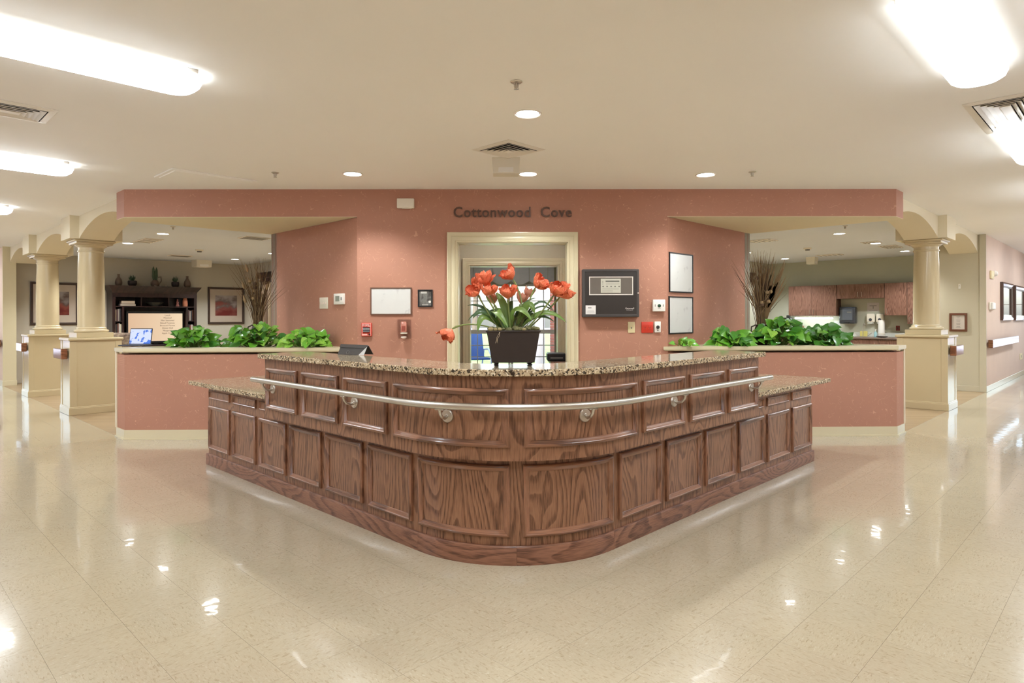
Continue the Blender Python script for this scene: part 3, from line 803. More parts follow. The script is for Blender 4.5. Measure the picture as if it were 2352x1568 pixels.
slot(G(CLU + 2.68, CLV + 2.46, HR), .45, .35, 'vent on the television room ceiling next to the pink return wall')
slot(G(CRU + 2.93, CRV + 2.9, HR), .35, .45, 'vent on the kitchen room ceiling next to the pink return wall')
slot(G(CRU + 6.67, CRV + 2.99, HR), .3, .5, 'vent on the kitchen room ceiling above the kitchen cabinets')
slot(G(CRU + 4.63, CRV + 1.6, HR), .25, .3, 'tiny vent on the kitchen room ceiling near the column')
slot(G(CRU + 5.73, CRV + 1.56, HR), .6, .3, 'grey return grille on the kitchen room ceiling near the column')
def sprinkler(P, label):
    t = thing('sprinkler', label, 'sprinkler', P, 0, 'ceiling sprinkler heads')
    obj('escutcheon', M().lathe([(.036, 0), (.036, -.004), (.024, -.012), (.012, -.012)], 24), steel_m, t, smooth=True)
    obj('stem', M().tube([(0, 0, -.01), (0, 0, -.035)], .008, 8).tube([(-.012, 0, -.012), (-.012, 0, -.034), (0, 0, -.044)], .003, 6).tube([(.012, 0, -.012), (.012, 0, -.034), (0, 0, -.044)], .003, 6), steel_m, t, smooth=True)
    obj('deflector', M().lathe([(.0, -.047), (.016, -.047), (.016, -.044), (0, -.044)], 16), steel_m, t)
for (px, py), lab in (((1186, 187), 'chrome sprinkler head on the ceiling nearest the viewer'), ((632, 396), 'sprinkler head on the ceiling beside the access panel'), ((1728, 394), 'sprinkler head on the ceiling over the right planter')):
    sprinkler(onz(px, py, HC), lab)
sprinkler(G(CLU + 1.23, CLV + 1.96, HR), 'sprinkler head on the television room ceiling')
sprinkler(G(CRU + 1.96, CRV + 1.22, HR), 'sprinkler head on the kitchen room ceiling')
P = onz(472, 409, HC)
t = thing('access_panel', 'flat painted access panel set in the ceiling left of the lettering', 'access panel', G(2.525, 6.785, HC), R45)
obj('rim', M().box(-.41, .41, -.26, .26, -.012, 0, .004), ceil_m, t)
obj('cover', M().box(-.375, .375, -.225, .225, -.018, -.007, .005), ceil_m, t)
def ceil_box(P, rot, w, d, h, label, name='ceiling_sensor', taper=.8):
    t = thing(name, label, 'sensor', P, rot)
    vs = [(x * w / 2, y * d / 2, 0) for x, y in ((-1, -1), (1, -1), (1, 1), (-1, 1))] + [(x * w / 2 * taper, y * d / 2 * .9, -h) for x, y in ((-1, -1), (1, -1), (1, 1), (-1, 1))]
    obj('housing', M().add(vs, [(0, 1, 2, 3), (4, 5, 6, 7)] + [(i, (i + 1) % 4, 4 + (i + 1) % 4, 4 + i) for i in range(4)]), offw_m, t)
    obj('lens', M().box(-w * .3 * taper, w * .3 * taper, -d * .47, -d * .4, -h * .92, -h * .6, .003), white_m, t)
    return t
ceil_box(onz(1162, 366, HC), 0, .245, .16, .14, 'white box hanging from the ceiling below the square air vent', taper=.93)
ceil_box(G(.62, 5.98, HC), R45, .13, .15, .1, 'small white bracket-shaped device on the left hall ceiling', taper=.3)
ceil_box(G(CLU + 3.69, CLV + 7.6, HR), R45, .35, .35, .16, 'pale box on the television room ceiling above the cabinet', taper=.95)
ceil_box(G(CRU + 7.0, CRV + 3.48, HR), R45, .22, .2, .16, 'grey box on the kitchen room ceiling above the cabinets', taper=.9)
def smoke(P, label):
    t = thing('smoke_detector', label, 'smoke detector', P, 0, 'smoke detectors')
    obj('base', M().lathe([(.075, 0), (.075, -.018), (.06, -.03), (0, -.03)], 24), offw_m, t, smooth=True)
    obj('head', M().lathe([(.045, -.03), (.04, -.055), (0, -.058)], 20), grey_m, t, smooth=True)
smoke(G(CLU + 2.73, CLV + 5.08, HR), 'round smoke detector on the television room ceiling')
smoke(G(CRU + 4.81, CRV + 2.79, HR), 'round smoke detector on the kitchen room ceiling')

# ------------------------------------------------------------------ things on the pink walls
def mount(name, label, cat, fr, box, group=None):
    (t0, za), (t1, zb) = fr.hit(box[0], (box[1] + box[3]) / 2), fr.hit(box[2], (box[1] + box[3]) / 2)
    tc = (box[0] + box[2]) / 2
    _, z1 = fr.hit(tc, box[1]); _, z0 = fr.hit(tc, box[3])
    t = thing(name, label, cat, fr.at((t0 + t1) / 2, z0), fr.r, group)
    return t, t1 - t0, z1 - z0
def whiteboard(box, fr, label, frame_mat, d=.014):
    t, w, h = mount('whiteboard', label, 'whiteboard', fr, box, 'wall whiteboards')
    obj('board', M().box(-w / 2 + .008, w / 2 - .008, -.008, 0, .008, h - .008), wboard_m, t)
    obj('frame', M().frame(w, h, [(0, 0), (0, d), (.012, d), (.014, .006)]), frame_mat, t)
wboard_m = blotch('whiteboard_smudges', ((.3, srgb(214, 215, 213)), (.6, srgb(212, 213, 211)), (.68, srgb(196, 196, 196)), (.78, srgb(214, 215, 213))), 9, 6, .22, spec=.5)
brownf_m = pm('brown_frame', srgb(104, 72, 56), .45)
whiteboard((851, 660, 946, 723), FW, 'wide whiteboard with brown frame left of the doorway', brownf_m)
whiteboard((1536, 582, 1590, 672), RR, 'upper whiteboard on the angled pink wall at right', black_m)
whiteboard((1535, 681, 1590, 766), RR, 'lower whiteboard on the angled pink wall at right', black_m)
t, w, h = mount('alarm_box', 'blank white box high on the pink wall left of the lettering', 'wall box', FW, (913, 457, 952, 479))
obj('body', M().box(-w / 2, w / 2, -.05, 0, 0, h, .006), offw_m, t); obj('tab', M().box(-w * .2, w * .35, -.045, -.01, -.006, .001), offw_m, t)
# raised lettering
me = text_mesh('Cottonwood  Cove', .176, .006, 'LEFT', 1.07, .0022)
xs = [v.co.x for v in me.vertices]; zs = [v.co.z for v in me.vertices]
(t0, _), (t1, _) = FW.hit(1042, 487), FW.hit(1313, 487)
_, zb = FW.hit(1176, 499); _, zt = FW.hit(1176, 475)
kx, kz = (t1 - t0) / (max(xs) - min(xs)), (zt - zb) / (max(zs) - min(zs))
for v in me.vertices: v.co = (t0 + (v.co.x - min(xs)) * kx, YW - .010 + v.co.y, zb + (v.co.z - min(zs)) * kz)
sign = thing('wall_lettering', 'dark raised lettering on the pink wall above the doorway', 'sign', ((t0 + t1) / 2, YW, zb))
letter_m = pm('dark_brown_lettering', srgb(92, 66, 54), .5)
bm = bmesh.new(); bm.from_mesh(me); bmesh.ops.remove_doubles(bm, verts=bm.verts, dist=.00005)
seen = set(); isl = []
for v in bm.verts:
    if v in seen: continue
    st = [v]; comp = set()
    while st:
        q = st.pop()
        if q in comp: continue
        comp.add(q); st += [e.other_vert(q) for e in q.link_edges]
    seen |= comp; isl.append(comp)
isl.sort(key=lambda c: min(v.co.x for v in c))
for comp in isl:
    ix = {v: i for i, v in enumerate(comp)}
    fs = [[ix[v] for v in f.verts] for f in bm.faces if f.verts[0] in ix]
    o = M().add([tuple(v.co - sign.location) for v in ix], fs)
    obj('letter', o, letter_m, sign)
bm.free()
# small framed notice
t, w, h = mount('framed_notice', 'small black framed dark notice right of the wide whiteboard', 'picture', FW, (960, 665, 994, 705))
obj('frame', M().frame(w, h, [(0, 0), (0, .016), (.012, .016), (.016, .006)]), black_m, t)
obj('sheet', M().box(-w / 2 + .012, w / 2 - .012, -.006, 0, .012, h - .012), blotch('grey_notice_print', ((.3, srgb(78, 76, 74)), (.5, srgb(120, 120, 116)), (.58, srgb(74, 72, 70)), (.7, srgb(128, 128, 124))), 11, 3, .25, (1, 1, .7)), t)
obj('heading', M().box(-w * .3, w * .1, -.0075, -.005, h * .78, h * .9), pm('pale_print', srgb(196, 196, 190), .4), t)
obj('footer', M().box(-w * .22, w * .2, -.0075, -.005, h * .1, h * .15), pm('pale_print_2', srgb(196, 196, 190), .4), t)
obj('badge', M().ylathe([(.014, 0), (.014, .002), (0, .002)], 16, w * .3, h * .3, -.006), white_m, t)
# fire alarm pull station
t, w, h = mount('fire_alarm', 'red fire alarm pull station with white lettering on the pink wall', 'fire alarm', FW, (831, 741, 855, 772))
obj('body', M().box(-w / 2, w / 2, -.03, 0, 0, h, .006, 2), red_m, t)
obj('rim', M().frame(w - .012, h - .012, [(0, .030), (.002, .033), (.007, .033), (.009, .030)], z0=.006), pm('pink_rim', srgb(232, 150, 140), .4), t)
hd = obj('handle', M().box(-w * .32, w * .32, -.042, -.029, h * .3, h * .68, .006), pm('dark_handle', srgb(58, 58, 64), .4), t)
obj('bar', M().box(-w * .31, w * .31, -.0445, -.041, h * .50, h * .58, .001), pm('handle_bar', srgb(176, 180, 188), .4), hd)
obj('bar', M().box(-w * .31, w * .31, -.0445, -.041, h * .36, h * .41, .001), pm('handle_bar_2', srgb(176, 180, 188), .4), hd)
link('lettering', text_mesh('FIRE', .046, .0006), pm('white_print', srgb(240, 226, 220), .4), t, (0, -.0315, h * .73))
link('handle_lettering', text_mesh('PULL DOWN', .0135, .0004), pm('white_print_2', srgb(240, 236, 230), .4), hd, (0, -.0455, h * .52))
obj('lock', M().ylathe([(.010, 0), (.010, .006), (.006, .006), (0, .004)], 14, w * .3, h * .13, -.03), black_m, t)
obj('label_strip', M().box(-w * .38, w * .08, -.032, -.029, h * .1, h * .18), pm('white_strip', srgb(236, 196, 186), .4), t)
# sanitizer dispenser
t, w, h = mount('sanitizer_dispenser', 'clear plastic sanitizer dispenser on the pink wall below the whiteboard', 'dispenser', FW, (913, 733, 945, 778))
clear_m = pane('clear_acrylic', (1, .99, .99, 1), .01, .05, .1)
obj('bracket', M().box(-w / 2, w / 2, -.004, 0, 0, h, .002), clear_m, t)
obj('shield', M().box(-w / 2, -w / 2 + .003, -.1, -.004, h * .18, h * .95).box(w / 2 - .003, w / 2, -.1, -.004, h * .18, h * .95).box(-w / 2, w / 2, -.1, -.004, h * .93, h * .96), clear_m, t)
obj('bottle', M().box(-w * .2, w * .22, -.085, -.01, h * .34, h * .88, .01, 2), pm('clear_bottle_red_gel', srgb(196, 132, 116), .15, var=.1, coat=.6), t, smooth=True)
obj('label', M().box(-w * .12, w * .14, -.0865, -.084, h * .42, h * .66), pm('dull_red_label', srgb(150, 74, 60), .5), t)
obj('collar', M().box(-w * .21, w * .23, -.087, -.01, h * .26, h * .33, .004), offw_m, t)
obj('nozzle', M().lathe([(.012, .03), (.03, .028), (.034, .018), (.02, .006), (.012, 0)], 14, 0, -.05, 0), pm('frosted_nozzle', srgb(226, 210, 204), .2, coat=.5), t, smooth=True)
# fire alarm control panel
t, w, h = mount('fire_alarm_control', 'black fire alarm control panel with small display right of the doorway', 'control panel', FW, (1336, 619, 1465, 728))
obj('cabinet', M().box(-w / 2, w / 2, -.07, 0, 0, h, .006), char_m, t)
obj('door_rim', M().frame(w, h, [(.004, .0705), (.006, .078), (.026, .078), (.032, .072)]), char_m, t)
dr = obj('door', M().box(-w / 2 + .03, w / 2 - .03, -.0735, -.068, .03, h - .03), panel_m, t)
_, q1 = FW.hit(1400, 636); _, q0 = FW.hit(1400, 678); (xa, _), (xb, _) = FW.hit(1351, 650), FW.hit(1451, 650)
cx = t.location.x; zz = t.location.z
obj('window_frame', M().frame(xb - xa, q1 - q0, [(0, .074), (0, .079), (.009, .079), (.011, .074)], xa - cx, q0 - zz), pm('pale_grey_frame', srgb(206, 200, 192), .4), dr)
obj('window_glass', M().box(xa - cx + .01, xb - cx - .01, -.0755, -.0735, q0 - zz + .01, q1 - zz - .01), pm('smoked_glass', srgb(104, 98, 92), .12, coat=.6), dr)
(sa, _), (sb, _) = FW.hit(1377.5, 650), FW.hit(1423, 650); _, s1 = FW.hit(1400, 641); _, s0 = FW.hit(1400, 673)
dp = obj('display', M().box(sa - cx, sb - cx, -.078, -.0755, s0 - zz, s1 - zz, .002), pm('display_grey', srgb(186, 184, 170), .35), dr)
dw, dh = sb - sa, s1 - s0
prt = pm('display_print', srgb(96, 94, 88), .4)
o = M().box(sa - cx + dw * .24, sb - cx - dw * .07, -.0788, -.077, s1 - zz - dh * .22, s1 - zz - dh * .13)
for k in range(5): o.box(sa - cx + dw * (.08 + .2 * k), sa - cx + dw * (.15 + .2 * k), -.0788, -.077, s0 - zz + dh * .42, s0 - zz + dh * .49)
for k in range(4): o.box(sa - cx + dw * .07, sa - cx + dw * (.6 if k < 2 else .9), -.0785, -.077, s0 - zz + dh * (.06 + .085 * k), s0 - zz + dh * (.072 + .085 * k))
for k in range(3): o.box(sa - cx + dw * .08, sa - cx + dw * .12, -.0788, -.077, s0 - zz + dh * (.6 + .1 * k), s0 - zz + dh * (.64 + .1 * k))
o.box(sa - cx + dw * .25, sb - cx - dw * .06, -.0785, -.077, s0 - zz + dh * .62, s0 - zz + dh * .645)
obj('display_print', o, prt, dr)
st = obj('sticker', M().box(-w / 2 + .034, -w / 2 + .145, -.0742, -.073, .032, .128, .001), pm('white_sticker', srgb(226, 224, 222), .5), dr)
o = M().box(-w / 2 + .058, -w / 2 + .098, -.0748, -.074, .098, .106)
for k in range(3): o.box(-w / 2 + .048 + .004 * k, -w / 2 + .134 - .004 * k, -.0748, -.074, .048 + .012 * k, .050 + .012 * k)
obj('sticker_print', o, grey_m, st)
lg = pm('white_logo', srgb(232, 230, 226), .4)
link('maker_lettering', text_mesh('Gamewell', .024, .0004), lg, dr, (w / 2 - .105, -.0742, .088))
link('maker_lettering', text_mesh('by Honeywell', .0125, .0004), lg, dr, (w / 2 - .105, -.0742, .074))
obj('hinge_lock', M().ylathe([(.008, 0), (.008, .004), (0, .004)], 12, w / 2 - .012, h * .5, -.078), steel_m, dr)
# small plates
def plate(name, label, cat, box, mat, d, fr=FW):
    t, w, h = mount(name, label, cat, fr, box, None)
    obj('plate', M().box(-w / 2, w / 2, -d, 0, 0, h, min(.005, d * .45), 2), mat, t, smooth=True)
    return t, w, h
t, w, h = plate('button_plate', 'square white box with round green button beside the black panel', 'switch', (1498, 688, 1526, 715), white_m, .045)
obj('button', M().ylathe([(.018, .045), (.018, .050), (.012, .053), (0, .053)], 20, 0, h * .48), pm('green_button', srgb(34, 70, 52), .3), t, smooth=True)
obj('print', M().box(-w * .36, -w * .3, -.0455, -.0445, h * .4, h * .6).box(w * .3, w * .36, -.0455, -.0445, h * .4, h * .6).box(-w * .12, w * .12, -.0455, -.0445, h * .22, h * .25), grey_m, t)
t, w, h = plate('cream_wall_plate', 'cream blank cable plate left of the red socket plate', 'wall plate', (1442, 739, 1458, 764), creamp_m, .008)
obj('jack', M().ylathe([(.008, .008), (.006, .012), (0, .012)], 14, 0, h * .45), grey_m, t)
t, w, h = plate('red_socket', 'red double emergency socket plate on the pink wall', 'socket', (1473, 739, 1500, 764), red_m, .01)
for x in (-w * .2, w * .2):
    so = obj('socket', M().box(x - .018, x + .018, -.013, -.009, h * .28, h * .72, .003), red_m, t)
    obj('slots', M().box(x - .009, x - .005, -.0138, -.012, h * .46, h * .56).box(x + .005, x + .009, -.0138, -.012, h * .46, h * .56).box(x - .003, x + .003, -.0138, -.012, h * .34, h * .4), black_m, so)
t, w, h = plate('key_switch', 'small white key switch plate right of the red socket plate', 'switch', (1503, 738, 1517, 763), white_m, .02)
obj('barrel', M().ylathe([(.019, .02), (.019, .028), (.014, .032), (0, .032)], 20, 0, h * .48), panel_m, t, smooth=True)
obj('tag', M().box(-.008, .008, -.0225, -.02, h * .14, h * .26), grey_m, t)
t, w, h = plate('light_switch', 'white three-gang light switch plate on the angled pink wall at left', 'switch', (735, 683, 754, 709), offw_m, .008, LR)
for x in (-.28, 0, .28): obj('toggle', M().box(w * x - .004, w * x + .004, -.02, -.007, h * .4, h * .58, .002), pm('toggle', srgb(222, 206, 196), .4), t)
t, w, h = plate('thermostat', 'white thermostat with grey screen on the angled pink wall at left', 'thermostat', (771, 674, 793, 699), white_m, .028, LR)
obj('screen', M().box(-w * .3, w * .12, -.0295, -.027, h * .28, h * .78), pm('lcd_grey_green', srgb(140, 148, 138), .2), t)
obj('button', M().box(w * .26, w * .36, -.031, -.027, h * .38, h * .66, .002), grey_m, t)

# ------------------------------------------------------------------ tulip arrangement on the counter
def onF(px, py, y): d = ray(px, py); return Vector((0, 0, CAMZ)) + d * (y / d.y)
PY = 3.69
pot0 = Vector((onF(1178.5, 800, PY).x, PY, 1.0585))
arr = thing('tulip_planter', 'dark metal trough of artificial orange tulips standing on the counter', 'flower arrangement', pot0, 0)
pot_m = pm('dark_bronze_metal', srgb(58, 50, 47), .5, var=.12, scale=18, metal=.3)
def taper(w0, d0, z0, w1, d1, z1): return M().add([(x * w / 2, y * d / 2, z) for w, d, z in ((w0, d0, z0), (w1, d1, z1)) for x, y in ((-1, -1), (1, -1), (1, 1), (-1, 1))], [(3, 2, 1, 0), (4, 5, 6, 7)] + [(i, (i + 1) % 4, 4 + (i + 1) % 4, 4 + i) for i in range(4)])
pot = obj('pot', taper(.238, .15, .02, .296, .19, .196), pot_m, arr)
obj('rim', M().box(-.154, .154, -.1, .1, .190, .200, .004), pot_m, pot)
for x in (-.095, .095):
    for y in (-.055, .055): obj('foot', M().lathe([(.004, 0), (.012, .003), (.013, .009), (.006, .013), (.013, .017), (.014, .022)], 14, x, y), pot_m, pot, smooth=True)
moss_m = pm('grey_green_moss', srgb(112, 112, 74), .9, var=.4, scale=60, bump=1, bscale=90)
m = M()
for k in range(70):
    m.ball((random.uniform(-.135, .135), random.uniform(-.085, .08), .2 + random.uniform(0, .014)), random.uniform(.009, .02), 7, 4, (1.2, 1, .8))
mo = obj('moss', m, moss_m, arr, smooth=True); mo['kind'] = 'stuff'
m = M()
for k in range(3):
    x, y = random.uniform(-.08, -.03), -.09; pts = [(x, y, .2)]
    for j in range(5): x += random.uniform(-.014, .004); y -= .004 if j < 2 else 0; pts.append((x, y - .01, .2 - .014 * (j + 1)))
    m.tube(pts, [.0008] * 5 + [.0004], 5)
obj('roots', m, pm('pale_root', srgb(196, 180, 150), .8), arr)
for x, y, r in ((-.125, -.085, .016), (-.1, -.09, .011), (-.075, -.088, .012), (.06, -.085, .011)):
    obj('pebble', M().ball((x, y, .206), r, 9, 6, (1.1, 1, .85)), pm('tan_pebble', srgb(150, 138, 96), .8, var=.2, scale=30), arr, smooth=True)
petal_m = blotch('orange_petal', ((.25, srgb(204, 84, 52)), (.5, srgb(230, 118, 82)), (.75, srgb(243, 164, 126))), 18, 4, .5, (1, 1, .35))
pale_petal_m = blotch('faded_petal', ((.25, srgb(170, 104, 84)), (.5, srgb(204, 142, 118)), (.75, srgb(216, 172, 146))), 18, 4, .6)
def petal_mesh(R, H, wid, seed, curl):
    rn = random.Random(seed); vs = []; fs = []; nu, nt = 6, 8
    for j in range(nt + 1):
        t = j / nt; w = wid * (math.sin(PI * min(1, t * .86 + .07)) ** .7)
        rho = R * (math.sin(min(2.6, t * 2.25)) + (t > .75) * (t - .75) * curl)
        for i in range(nu + 1):
            a = (i / nu - .5) * 2 * w
            ruf = (t ** 2) * (rn.uniform(-.14, .14)) * R
            vs.append(((rho + ruf - .10 * R * abs(i / nu - .5)) * math.sin(a), -(rho + ruf - .1 * R * abs(i / nu - .5)) * math.cos(a), H * t + (t > .85) * rn.uniform(-.07, .05) * H))
    for j in range(nt):
        for i in range(nu): fs.append((j * (nu + 1) + i, j * (nu + 1) + i + 1, (j + 1) * (nu + 1) + i + 1, (j + 1) * (nu + 1) + i))
    return M().add(vs, fs)
petals = []
for k in range(6):
    me = petal_mesh(1, 1.75, .66, k, (-.2, .9, 1.8)[k % 3]).mesh('petal', True)
    me.materials.append(petal_m); petals.append(me)
pale_petals = []
for k in range(2):
    me = petal_mesh(1, 1.9, .55, 20 + k, .8).mesh('petal', True); me.materials.append(pale_petal_m); pale_petals.append(me)
stem_m = pm('tulip_stem', srgb(126, 142, 82), .5, var=.2)
def tulip(px, py, dy, r, axis, base_px, pale=False, openness=1.0, mid=None):
    c = onF(px, py, PY + dy); ax = Vector(axis).normalized()
    base = c - ax * r * .85                                   # where the petals join
    b0 = onF(base_px, 754, PY + dy * .4); b0.z = 1.255
    mp = onF(mid[0], mid[1], PY + dy * .7) if mid else (b0 + base) / 2 + Vector((0, 0, .02))
    pts = []
    for k in range(11):
        t = k / 10
        pts.append((b0 * (1 - t) ** 2 + mp * 2 * t * (1 - t) + base * t * t) - pot0)
    st = obj('tulip', M().tube(pts, [.0042] * 8 + [.005, .0065, .004], 7), stem_m, arr, smooth=True)
    q = Vector((0, 0, 1)).rotation_difference(ax)
    src = pale_petals if pale else petals
    n = 6 if pale else 13
    for k in range(n):
        me = src[k % len(src)]
        sc_ = r * (1.24 if k < 5 else 1.0)
        p = bpy.data.objects.new('petal', me); C.objects.link(p); p.parent = st
        p.location = base - pot0
        tilt = random.uniform(-.10, .16) * openness
        p.rotation_mode = 'QUATERNION'
        p.rotation_quaternion = q @ Matrix.Rotation(k * 2 * PI / 5 + (.6 if k >= 5 else 0) + random.uniform(-.2, .2), 4, 'Z').to_quaternion() @ Matrix.Rotation(tilt, 4, 'X').to_quaternion()
        p.scale = (sc_ * random.uniform(.9, 1.08), sc_ * random.uniform(.9, 1.08), sc_ * random.uniform(.88, 1.05))
    return st
tulip(1113, 644, .02, .040, (-.15, -.25, 1), 1160, openness=2.2)
tulip(1091, 668, -.03, .037, (-.5, -.75, .5), 1150, mid=(1110, 705))
tulip(1121, 669, -.05, .036, (.35, -.35, .9), 1158, openness=2)
tulip(1171, 632, .0, .036, (-.55, -.3, .75), 1195, mid=(1210, 690))
tulip(1167, 674, -.05, .038, (.05, -.3, 1), 1172)
tulip(1239, 652, .0, .040, (.65, -.45, .6), 1195, openness=1.6, mid=(1212, 690))
tulip(1279, 668, -.04, .043, (.5, -.6, .7), 1205, openness=1.8, mid=(1240, 725))
tulip(1297, 675, .02, .040, (.75, -.3, .5), 1208, openness=1.8, mid=(1245, 728))
tulip(1031, 765, -.02, .037, (-.55, -.25, -.75), 1150, mid=(1078, 732))
tulip(1133, 690, .06, .028, (-.2, 0, 1), 1165, True)
tulip(1198, 688, .06, .030, (.3, 0, 1), 1185, True)
tulip(1212, 676, .07, .028, (.5, 0, 1), 1186, True)
tleaf_m = pm('tulip_leaf', srgb(104, 136, 58), .45, var=.22, scale=10, coat=.15)
tleaf2_m = pm('tulip_leaf_dark', srgb(58, 92, 48), .45, var=.22, scale=10, coat=.15)
def strap(base, mid, tip, w, dy, mat, twist=.5):
    b = onF(base[0], base[1], PY); b.z = max(b.z, 1.25)
    mp = onF(mid[0], mid[1], PY + dy * .5); mp = mp * 2 - (b + onF(tip[0], tip[1], PY + dy)) * .5
    tp = onF(tip[0], tip[1], PY + dy); vs = []; fs = []; n = 12
    for k in range(n + 1):
        t = k / n
        P = b * (1 - t) ** 2 + mp * 2 * t * (1 - t) + tp * t * t
        T = (mp - b) * (1 - t) + (tp - mp) * t; T.normalize()
        side = T.cross(Vector((0, -1, twist))).normalized(); nn = side.cross(T)
        ww = w * (math.sin(PI * min(1, (t * .93 + .07))) ** .75) * .5
        for s_ in (-1, -.5, 0, .5, 1): vs.append(P + side * ww * s_ + nn * (abs(s_) * ww * .35) - pot0)
    for k in range(n):
        for i in range(4): fs.append((k * 5 + i, k * 5 + i + 1, k * 5 + 6 + i, k * 5 + 5 + i))
    obj('leaf', M().add(vs, fs), mat, arr, smooth=True)
for a in (((1150, 752), (1112, 728), (1098, 763), .040, -.05, tleaf_m), ((1152, 750), (1112, 708), (1073, 702), .018, .0, tleaf2_m),
          ((1152, 750), (1112, 716), (1086, 732), .036, -.03, tleaf2_m), ((1148, 752), (1138, 716), (1167, 752), .055, -.09, tleaf_m, 1.6),
          ((1168, 752), (1156, 700), (1138, 672), .045, .03, tleaf_m), ((1172, 752), (1188, 712), (1222, 736), .052, -.07, tleaf_m, 1.4),
          ((1185, 752), (1212, 702), (1228, 722), .045, -.03, tleaf_m), ((1200, 750), (1250, 718), (1302, 741), .03, -.03, tleaf_m),
          ((1196, 748), (1238, 694), (1276, 722), .014, .0, tleaf2_m), ((1190, 750), (1235, 706), (1272, 716), .012, .02, tleaf2_m),
          ((1175, 750), (1200, 702), (1232, 684), .014, .02, tleaf2_m), ((1150, 750), (1108, 718), (1074, 738), .016, .0, tleaf2_m),
          ((1200, 750), (1240, 727), (1276, 742), .016, .02, tleaf2_m), ((1180, 752), (1198, 716), (1208, 706), .055, .04, tleaf2_m),
          ((1160, 752), (1136, 722), (1120, 728), .055, .03, tleaf2_m), ((1170, 752), (1168, 715), (1178, 690), .05, .05, tleaf2_m),
          ((1164, 752), (1150, 720), (1130, 715), .05, .05, tleaf_m), ((1190, 752), (1212, 728), (1235, 730), .05, .05, tleaf2_m)):
    strap(*a)
m = M()
for k in range(40):
    x = random.uniform(-.02, .1); m.tube([(x * .5, .0, .2), (x + random.uniform(-.02, .02), random.uniform(-.03, .03), .26), (x * 1.2 + random.uniform(-.03, .03), random.uniform(-.05, .05), .3 + random.uniform(-.02, .05))], [.0012, .001, .0004], 4)
g = obj('dry_grass', m, pm('olive_dry_grass', srgb(112, 108, 70), .8), arr); g['kind'] = 'stuff'

# desk tablet seen from behind
P = onz(816, 814, 1.0585)
t = thing('desk_tablet', 'dark grey wedge-shaped tablet stand on the left part of the counter', 'tablet', P, math.radians(-22))
obj('back_cover', M().add([(-.125, -.045, 0), (.105, -.045, 0), (.105, .0, .062), (-.125, .0, .068), (-.125, -.04, 0.0), (.105, -.04, 0.0), (.105, .006, .062), (-.125, .006, .068)], [(0, 1, 2, 3), (7, 6, 5, 4), (0, 4, 5, 1), (3, 2, 6, 7), (0, 3, 7, 4), (1, 5, 6, 2)]), char_m, t)
obj('front_panel', M().add([(-.125, .055, 0), (.118, .055, 0), (.112, .0, .066), (-.125, .0, .07), (-.125, .062, 0), (.118, .062, 0), (.112, .007, .068), (-.125, .007, .072)], [(0, 1, 2, 3), (7, 6, 5, 4), (0, 4, 5, 1), (3, 2, 6, 7), (0, 3, 7, 4), (1, 5, 6, 2)]), black_m, t)
obj('flap', M().add([(-.128, -.012, .052), (.095, -.012, .046), (.108, .003, .068), (-.128, .003, .074), (-.128, -.016, .054), (.092, -.016, .048), (.108, -.0, .071), (-.128, -.0, .077)], [(0, 1, 2, 3), (7, 6, 5, 4), (0, 4, 5, 1), (3, 2, 6, 7), (0, 3, 7, 4), (1, 5, 6, 2)]), char_m, t)
obj('silver_side', M().add([(.06, -.046, .0005), (.106, -.046, .0005), (.106, -.001, .0625), (.1, -.006, .055)], [(0, 1, 2, 3)]), pm('silver_plastic', srgb(196, 196, 194), .3), t)
ring = M().tube([(-.04 + .011 * math.cos(a * PI / 8), -.0335 + .012 * .6 * math.sin(a * PI / 8) - .004, .0175 + .011 * math.sin(a * PI / 8)) for a in range(17)], .0011, 5)
obj('logo_ring', ring, grey_m, t)

# ------------------------------------------------------------------ trailing plants in the planters
def heart(n, droop, fold):
    rows = [(-.07, .20), (0, .34), (.14, .44), (.32, .43), (.55, .33), (.76, .18), (.9, .08), (1, 0)]
    vs = []; fs = []
    for t, w in rows:
        z0 = -droop * max(t, 0) ** 2 - fold * w * .4
        for s_ in (-1, -.5, 0, .5, 1): vs.append((s_ * w, (t + (0 if t >= 0 else (.10 if s_ == 0 else 0))), z0 + fold * abs(s_) * w + (.02 * math.sin(9 * t + s_ * 3 + n))))
    for j in range(len(rows) - 1):
        for i in range(4): fs.append((j * 5 + i, j * 5 + i + 1, j * 5 + 6 + i, j * 5 + 5 + i))
    me = M().add(vs, fs).mesh('leaf', True)
    return me
leaf_mes = []
for k in range(9):
    me = heart(k, (.15, .3, .45)[k % 3], (.35, .15, .25)[k % 3]); me.materials.append((leafA_m, leafB_m, leafC_m)[k // 3]); leaf_mes.append(me)
vine_m = pm('pothos_vine', srgb(96, 116, 48), .6, var=.2)
